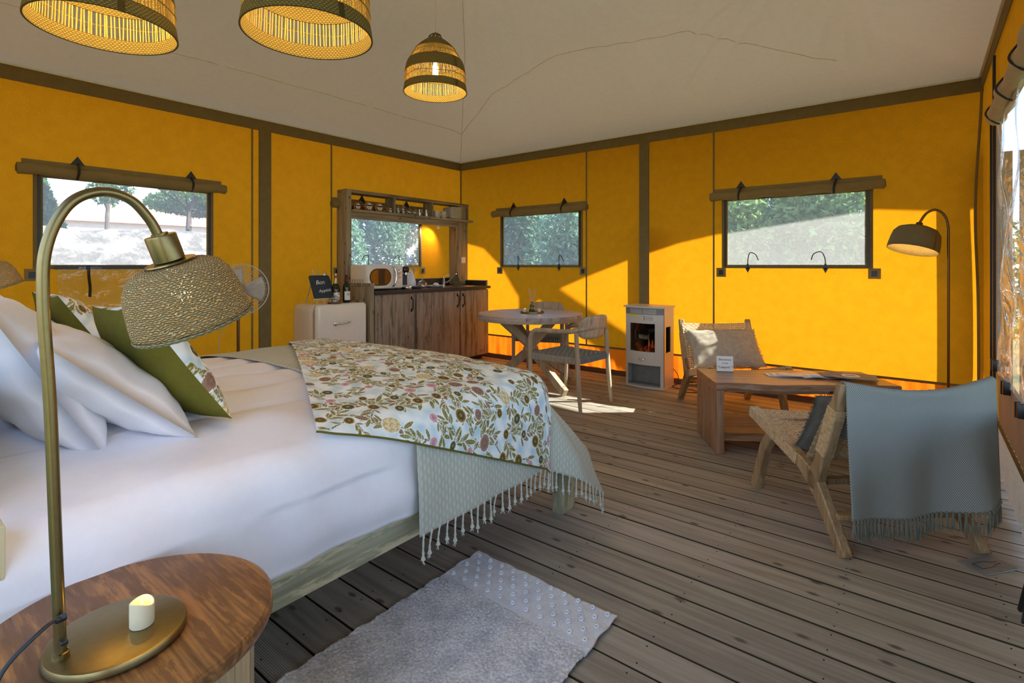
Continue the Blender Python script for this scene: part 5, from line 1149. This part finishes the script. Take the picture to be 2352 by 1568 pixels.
# ================================================================== LOUNGE CHAIRS (local: s forward = +x, w = +y to the left seen from behind)
def lounge(label, loc, rz, W_=.66):
    t = thing('lounge_chair', label, 'chair', loc, rz, 'teak and rattan lounge chairs'); T = M['lounge']
    for w in (0, -W_):
        s = 1 if w == 0 else -1; y = w+(-.0225 if w == 0 else .0225)
        m = MB()
        def limb(pts, ws, th=.045):
            # tapered plank limb in the x-z plane
            n = len(pts); L_ = []; R_ = []
            for i, (x, z) in enumerate(pts):
                a = Vector(pts[min(i+1, n-1)])-Vector(pts[max(i-1, 0)]); a.normalize(); nrm = Vector((-a.y, a.x)); L_.append((x+nrm.x*ws[i]/2, z+nrm.y*ws[i]/2)); R_.append((x-nrm.x*ws[i]/2, z-nrm.y*ws[i]/2))
            m = MB(); 
            for q in (L_, R_):
                for k in (-1, 1):
                    for (x, z) in q: m.v.append((x, y+k*th/2, z))
            for i in range(n-1):
                a, b_, c, d = i, n+i, 2*n+i, 3*n+i
                m.f += [(a, a+1, b_+1, b_), (c, d, d+1, c+1), (a, c, c+1, a+1), (b_, b_+1, d+1, d)]
            m.f += [(0, n, 3*n, 2*n), (n-1, 3*n-1, 4*n-1, 2*n-1)]; return m
        q = limb([(.035, 0), (.10, .085), (.19, .20), (.25, .262), (.33, .30), (.50, .345), (.68, .387), (.795, .415), (.825, .425)], [.050, .058, .072, .085, .065, .052, .048, .044, .03]).build('side_frame', T, t, ang=50)
        q.modifiers.new('b', 'BEVEL').width = .006
        q = limb([(.05, .742), (.075, .66), (.13, .50), (.19, .36), (.235, .255), (.24, .21)], [.030, .046, .052, .058, .075, .05]).build('back_post', T, t, ang=50); q.modifiers.new('b', 'BEVEL').width = .006
        q = limb([(.765, .0), (.72, .12), (.665, .26), (.60, .345), (.52, .355)], [.055, .055, .056, .058, .03]).build('leg', T, t, ang=50); q.modifiers.new('b', 'BEVEL').width = .005
    MB().bar((.72, -.03, .372), (.72, -W_+.03, .372), .028, .045, .004).build('front_stretcher', T, t, False)
    MB().bar((.27, -.03, .235), (.27, -W_+.03, .235), .04, .028, .004).build('rear_stretcher', T, t, False)
    MB().bar((.115, -.03, .145), (.115, -W_+.03, .145), .055, .022, .004).build('low_stretcher', T, t, False)
    def weavepart(name, A, B_, sag, nw, nl):
        """A,B_: (x,z) ends; strands across width and along"""
        m = MB(); ax = Vector((B_[0]-A[0], 0, B_[1]-A[1])); ln = ax.length; d = ax.normalized(); nr = Vector((-d.z, 0, d.x))
        if nr.z < 0: nr = -nr
        def P_(u, v, k):  # u along, v across
            return Vector((A[0], 0, A[1]))+ax*u+Vector((0, -.015-(W_-.03)*v, 0))+nr*(-sag*math.sin(PI*v)*(.6+.4*math.sin(PI*u))+k)
        def ribbon(pts, wv, h):
            n = len(pts); o = len(m.v)
            for p in pts: m.v += [tuple(p-wv), tuple(p+wv)]
            for i in range(n-1): m.f.append((o+2*i, o+2*i+1, o+2*i+3, o+2*i+2))
        for i in range(nl):
            u = (i+.5)/nl; ribbon([P_(u, j/24, (.0012 if (i+j) % 2 else -.0012)) for j in range(25)], d*(ln/nl*.36), 0)
        for j in range(nw):
            v = (j+.5)/nw; ribbon([P_(i/24, v, (.0014 if (i+j) % 2 else -.0014)) for i in range(25)], Vector((0, (W_-.03)/nw*.24, 0)), 0)
        o = m.build(name, M['rattan'], t, False, solid=.0022, kind='stuff')
    weavepart('woven_seat', (.80, .432), (.34, .318), .035, 36, 27)
    weavepart('woven_back', (.30, .335), (.085, .715), .035, 36, 25)
    # cane bindings wrapped round the rails
    for w in (0, -W_):
        y = w+(-.0225 if w == 0 else .0225); m = MB(); n = 36
        for k in range(n):
            u = k/(n-1); c = Vector((.79-(.79-.36)*u, y, .418-(.418-.308)*u)); m.box((0, 0, 0), (.0095, .052, .057), Matrix.Translation(c) @ Matrix.Rotation(-.25, 4, 'Y'), .002, 1)
        m.build('cane_binding', M['rattan'], t, False, kind='stuff'); m = MB()
        for k in range(30):
            u = k/29; c = Vector((.172-(.172-.088)*u, y, .40+(.62-.40)*u)); m.box((0, 0, 0), (.058, .052, .0062), Matrix.Translation(c+Vector((.004, 0, 0))) @ Matrix.Rotation(-.34, 4, 'Y'), .0015, 1)
        m.build('cane_binding', M['rattan'], t, False, kind='stuff')
    return t
ang_near = math.atan2(.751, -.66)
lc = lounge('teak and rattan lounge chair seen from behind, draped with the blanket', (-.250, 2.585, 0), ang_near)
# mirrored placement: the far chair's rear-left foot (seen by the camera) at (-1.81, 4.94)
lc2 = dup(lc, (-1.30, 5.245, 0), math.atan2(-.79, .61), 'teak and rattan lounge chair by the back wall with the sunlit cushion')
def lworld(s, w, z, base=(-.250, 2.585), a=ang_near):
    d = Vector((math.cos(a), math.sin(a))); p = Vector((-d.y, d.x)); return Vector((base[0]+d.x*s+p.x*w, base[1]+d.y*s+p.y*w, z))
def fringed_cushion(label, loc, right, up, w, h, T, mat, seed, fr_=.02):
    t = thing('lounge_cushion', label, 'cushion', (0, 0, 0), 0, 'fringed linen lounge cushions'); o = pillow_mesh(w, h, T, seed, n=36, pinch=.05, wa=.012).build('cover', M[mat], t); md = o.modifiers.new('w', 'WELD'); md.merge_threshold = .0005
    m = MB(); 
    for i in range(420):
        q = i/420*4; k = int(q); e = (q-k)*2-1; u, v = ((e, -1), (1, e), (-e, 1), (-1, -e))[k]; x = w/2*u*(1-.05*(1-v*v)); y = h/2*v*(1-.05*(1-u*u)); l = math.hypot(u, v); j = fr_*rnd.uniform(.5, 1.2)
        m.tube([(x*.985, y*.985, 0), (x+u/l*j+rnd.uniform(-.006, .006), y+v/l*j+rnd.uniform(-.006, .006), rnd.uniform(-.008, .008))], [.0022, .001], 3)
    m.build('frayed_edge', M[mat], t, kind='stuff'); place(t, loc, right, up); return t
d2 = Vector((.61, -.79, 0)).normalized(); p2 = Vector((.79, .61, 0)).normalized(); c2 = Vector((-1.55, 5.10, 0))
fringed_cushion('beige frayed-edge cushion on the far lounge chair, lit by the sun', Vector((-1.395, 4.865, .505)), p2, (-.20, .26, .38), .62, .38, .15, 'linen', 5)
dn = Vector((math.cos(ang_near), math.sin(ang_near), 0)); pn = Vector((-dn.y, dn.x, 0))
fringed_cushion('dark grey frayed-edge cushion on the near lounge chair', lworld(.335, -.30, .478), -pn, Vector((-dn.x*.36, -dn.y*.36, .6)), .54, .38, .12, 'linendark', 8, .018)
# ---- blanket over the near chair back, with fringe
nu, nv = 110, 170; Wb = .675
M['blanket'] = None
b = NB('grey_blue_blanket'); v = b.n('TexCoord').outputs['UV']; sp = b.n('SeparateXYZ', {0: v}); K = 2*PI/.0072
u_ = b.math('MULTIPLY', sp.outputs[0], K); w_ = b.math('MULTIPLY', sp.outputs[1], K*.62)
a1 = b.math('COSINE', b.math('ADD', u_, w_)); a2 = b.math('COSINE', b.math('SUBTRACT', u_, w_)); h = b.math('MULTIPLY', b.math('ADD', a1, a2), .25); h = b.math('ADD', h, .5)
n2 = b.n('TexNoise', {'Vector': v, 'Scale': 700., 'Detail': 1.}); col = b.ramp(b.math('ADD', h, b.math('MULTIPLY', b.math('SUBTRACT', n2.outputs[0], .5), .3)), (.38, (.165, .19, .185)), (.60, (.40, .42, .38)))
d_ = b.pbr(col, .9, 0., Normal=b.bump(h, .5, .002), Specular_IOR_Level=.1); M['blanket'] = b.done(d_.outputs[0])
s_, t_ = np.meshgrid(np.linspace(0, 1, nu), np.linspace(0, 1, nv), indexing='ij')   # s: across (0 = left seen from behind), t: along, front hem -> back hem
back = .585-.055*s_; front = .30; Lt = front+back; q = t_*Lt
topz = .752-.040*np.sin(PI*s_)+.012*s_**2; R_ = .022
qa = q-front; arc = PI*R_/2
ang = np.clip(qa/R_, -PI/2, PI/2)
X_ = .055-R_*np.sin(ang); Z_ = topz+R_*np.cos(ang)-R_
fr_ = np.maximum(-qa-arc, 0); bk = np.maximum(qa-arc, 0)
X_ = X_+fr_*.36; Z_ = Z_-fr_*.933
wv = bk/.5
X_ = X_-bk*.02-(.016*np.sin(s_*7.5+1.2*wv)+.014*np.sin(s_*15+2))*np.clip(wv, 0, 1)-.03*np.exp(-((s_-.75-.12*wv)/.14)**2)*wv; Z_ = Z_-bk
Y_ = -.022-Wb*s_-.01*wv*np.sin(3*s_)
X_ = X_+.02*fr_*0; X_ = X_-.032*np.sin(PI*s_)*np.exp(-bk/.12)*(qa > -arc)
P = np.stack([X_, Y_, Z_], -1)
root = thing('chair_blanket', 'grey-blue patterned blanket with long fringe over the near chair back', 'blanket', (-.250, 2.585, 0), ang_near)
cb_ = arr_mesh('blanket_cloth', P.reshape(-1, 3), nu, nv, M['blanket'], root, uv=np.stack([s_*Wb, q], -1).reshape(-1, 2)); md = cb_.modifiers.new('t', 'SOLIDIFY'); md.thickness = .006; md.offset = 1
M['fringe'] = cloth('grey_fringe_yarn', (.19, .19, .15), wscale=500)
for k in range(36):
    i = int((k+.5)/36*(nu-1)); p = Vector(P[i, -1]); ln = rnd.uniform(.075, .10); m = MB()
    m.tube([(0, 0, .006), (0, 0, -.006), (rnd.uniform(-.002, .002), 0, -.012)], [.005, .0072, .0045], 7)
    for j in range(8):
        a = rnd.uniform(0, 6.28); r_ = rnd.uniform(.003, .011); m.tube([(.002*math.cos(a), .002*math.sin(a), -.008), (r_*.6*math.cos(a), r_*.6*math.sin(a), -ln*.55), (r_*math.cos(a), r_*1.2*math.sin(a), -ln*rnd.uniform(.85, 1.1))], [.0022, .0024, .001], 4, caps=False)
    o = m.build('fringe_tassel', M['fringe'], root); o.location = p
# ================================================================== COFFEE TABLE
t = thing('coffee_table', 'low waterfall coffee table of reddish live-edge wood with lower shelf', 'table', (-1.2025, 3.7425, 0), math.atan2(.547, .837)); Lc = 1.16; hw = .242; z1 = .470; th = .062
def wav(x): return .012*math.sin(x*7+1)+.010*math.sin(x*13.)-.016*math.exp(-((x-.35)/.2)**2)
ns = 5; ws = [-hw+2*hw*k/ns for k in range(ns+1)]
m = MB(); N_ = 24
for k in range(N_+1):
    x = Lc*k/N_; f0, f1 = -hw-.0+wav(x)*(min(1, x/.12)), hw+.8*wav(x+2)*(min(1, x/.12)); m.v += [(x, f0+.012, z1-th), (x, f0-.004, z1-th*.6), (x, f0, z1-.004), (x, f0+.006, z1), (x, f1-.006, z1), (x, f1, z1-.01), (x, f1-.01, z1-th)]
for k in range(N_):
    for j in range(7): a = 7*k+j; b_ = 7*k+(j+1) % 7; m.f.append((a, b_, b_+7, a+7))
m.f += [tuple(range(7))[::-1], tuple(7*N_+j for j in range(7))]; m.build('table_top', M['acacia'], t, ang=30)
for x in (.0, Lc-.055): MB().b2((x, -hw+.006, 0), (x+.055, hw-.006, z1-.052), .004).build('end_panel', M['acaciaZ'], t, False)
MB().b2((.05, -hw+.02, .085), (Lc-.05, hw-.02, .14), .004).build('lower_shelf', M['acacia'], t, False)
ta = t.matrix_world
def onTab(x, y, z=0): a = math.atan2(.547, .837); return (-1.2025+math.cos(a)*x-math.sin(a)*y, 3.7425+math.sin(a)*x+math.cos(a)*y, z1+z)
t = thing('welcome_sign', 'small white block sign with black lettering on the coffee table', 'sign', (-1.135, 3.965, z1+.001), math.radians(-152)) 
Zs = Matrix.Translation((0, 0, 0)) @ Matrix.Rotation(-.20, 4, 'X')
MB().box((0, 0, .055), (.115, .018, .11), Zs, .001, 1).build('block', M['paper'], t, False); MB().prism([(0, 0), (.045, 0), (0, .085)], .03, Matrix.Translation((-.015, .012, 0)) @ Matrix.Rotation(PI/2, 4, 'Z') @ Matrix.Rotation(PI/2, 4, 'X')).build('prop', M['paper'], t, False)
for tx, z, sz in (('Bienvenue', .085, .021), ('au lodge', .060, .012), ('"Calépine" *', .030, .022)):
    text('lettering', tx, sz, M['ink'], t, Zs @ Matrix.Translation((0, -.0095, z)) @ Matrix.Rotation(PI/2, 4, 'X'), .1, .0004)
t.rotation_euler = (0, 0, math.radians(28))
bro = [('blue and white folded brochure on the coffee table, lowest of the fan', .53, .05, .003, .0, 'slate'), ('blue and white folded brochure on the coffee table, middle of the fan', .56, .04, .008, -.12, 'paper'), ('blue and white folded brochure on the coffee table, topmost of the fan', .60, .02, .013, -.22, 'slate')]
M['bluepaper'] = plain('pale_blue_print', (.45, .55, .66), .25, nscale=14, var=.5)
for lb, x, y, z, a, mt_ in bro:
    t = thing('brochure', lb, 'brochure', onTab(x, y, z), math.atan2(.547, .837)+a, 'brochures on the coffee table'); MB().b2((-.10, -.05, -.002), (.10, .05, .002)).build('leaflet', M['paper'], t, False); MB().b2((-.095, -.046, .002), (.095, .046, .0024)).build('printed_cover', M['bluepaper'], t, False)
M['mag1'] = plain('magazine_photo_grey', (.22, .20, .22), .5, nscale=22, var=.9); M['mag2'] = plain('magazine_cover_dark', (.10, .11, .14), .5, nscale=16, var=.8)
t = thing('open_magazine', 'open glossy magazine under the dark one on the coffee table', 'magazine', onTab(.80, .03, .001), math.atan2(.547, .837)-.1)
for s in (-1, 1): MB().grid(lambda a, b_: (s*a*.15, (b_-.5)*.21, .003+.012*math.sin(a*PI)**.7*(1-a*.5)), 10, 2).build('page', M['mag1' if s > 0 else 'bluepaper'], t, solid=.0015)
t = thing('closed_magazine', 'dark-covered magazine with a pale round emblem on the coffee table', 'magazine', onTab(.955, -.03, .020), math.atan2(.547, .837)-.45); MB().b2((-.15, -.105, -.003), (.15, .105, .003), .001).build('cover', M['mag2'], t, False)
MB().lathe([(0, .0036), (.055, .0036), (.055, .003)], None, 32).build('round_emblem', M['paper'], t, False)
for k in range(3): MB().b2((-.035+.004*k, -.02+.018*k, .0036), (.035-.006*k, -.012+.018*k, .0042)).build('print_line', M['mag2'], t, False)
# ================================================================== FLOOR LAMP
t = thing('floor_lamp', 'slim bronze arched floor lamp with grey rope shade in the far right corner', 'lamp', (.150, 5.03, 0))
MB().lathe([(0, 0), (.13, 0), (.132, .010), (.128, .018), (0, .020)], None, 48).build('base', M['bronze'], t)
MB().tube(smooth_path([(0, 0, .018), (0, 0, .8), (0, 0, 1.40), (-.004, 0, 1.55), (-.028, 0, 1.625), (-.075, 0, 1.662), (-.125, 0, 1.640), (-.160, 0, 1.585), (-.168, 0, 1.56)], 7), .009, 12).build('pole', M['bronze'], t)
ax = Vector((-.20, -.22, -.95)).normalized(); Z = Matrix.Translation((-.168, 0, 1.565)) @ ax.to_track_quat('Z', 'Y').to_matrix().to_4x4()
MB().lathe([(0, -.004), (.020, -.004), (.022, .0), (.022, .028), (.030, .028), (.030, .034), (0, .034)], Z, 24).build('lamp_socket', M['bronze'], t)
prof = [(.028, .032), (.080, .036), (.118, .054), (.138, .085), (.145, .125), (.150, .170), (.152, .215)]
MB().lathe([(r_*1.06, z) for r_, z in prof], Z, 64).build('lamp_shade', M['jute2'], t, solid=.005)
MB().lathe([(0, .13), (.02, .12), (.026, .10), (.014, .06), (.012, .034)], Z, 20).build('bulb', M['bulb'], t)
li = bpy.data.lights.new('bulb_light', 'POINT'); lo = bpy.data.objects.new('bulb_light', li); COL.objects.link(lo); lo.parent = t; lo.location = Z @ Vector((0, 0, .155)); li.energy = 4; li.color = (1, .6, .2); li.shadow_soft_size = .03
# ================================================================== SMALL THINGS ON THE FLOOR
t = thing('metal_plate', 'thin grey plate etched with a bottle outline by the near chair foot', 'plate', (.215, 2.93, .002), math.radians(52)); MB().b2((-.09, -.055, 0), (.09, .055, .004), .0015).build('plate', M['stovegrey'], t, False)
MB().tube([(x, y, .0045) for x, y in [(-.06, -.02), (0, -.02), (.03, -.008), (.055, -.008), (.055, .008), (.03, .008), (0, .02), (-.06, .02)]], .0012, 4, closed=True).build('bottle_outline', M['black'], t); MB().b2((.045, -.006, .004), (.055, .006, .005)).build('bottle_cap', M['rubber'], t, False)
t = thing('camera_tripod', 'black folding stand just entering the picture at the right edge', 'stand', (.30, 2.55, 0)); 
for a in (0, 2.1, 4.2): MB().bar((.05*math.cos(a), .05*math.sin(a), .012), (0, 0, .20), .014, .014, .003).build('leg', M['black'], t, False)
MB().tube([(0, 0, .18), (0, 0, .26)], .012, 10).build('pole', M['black'], t)
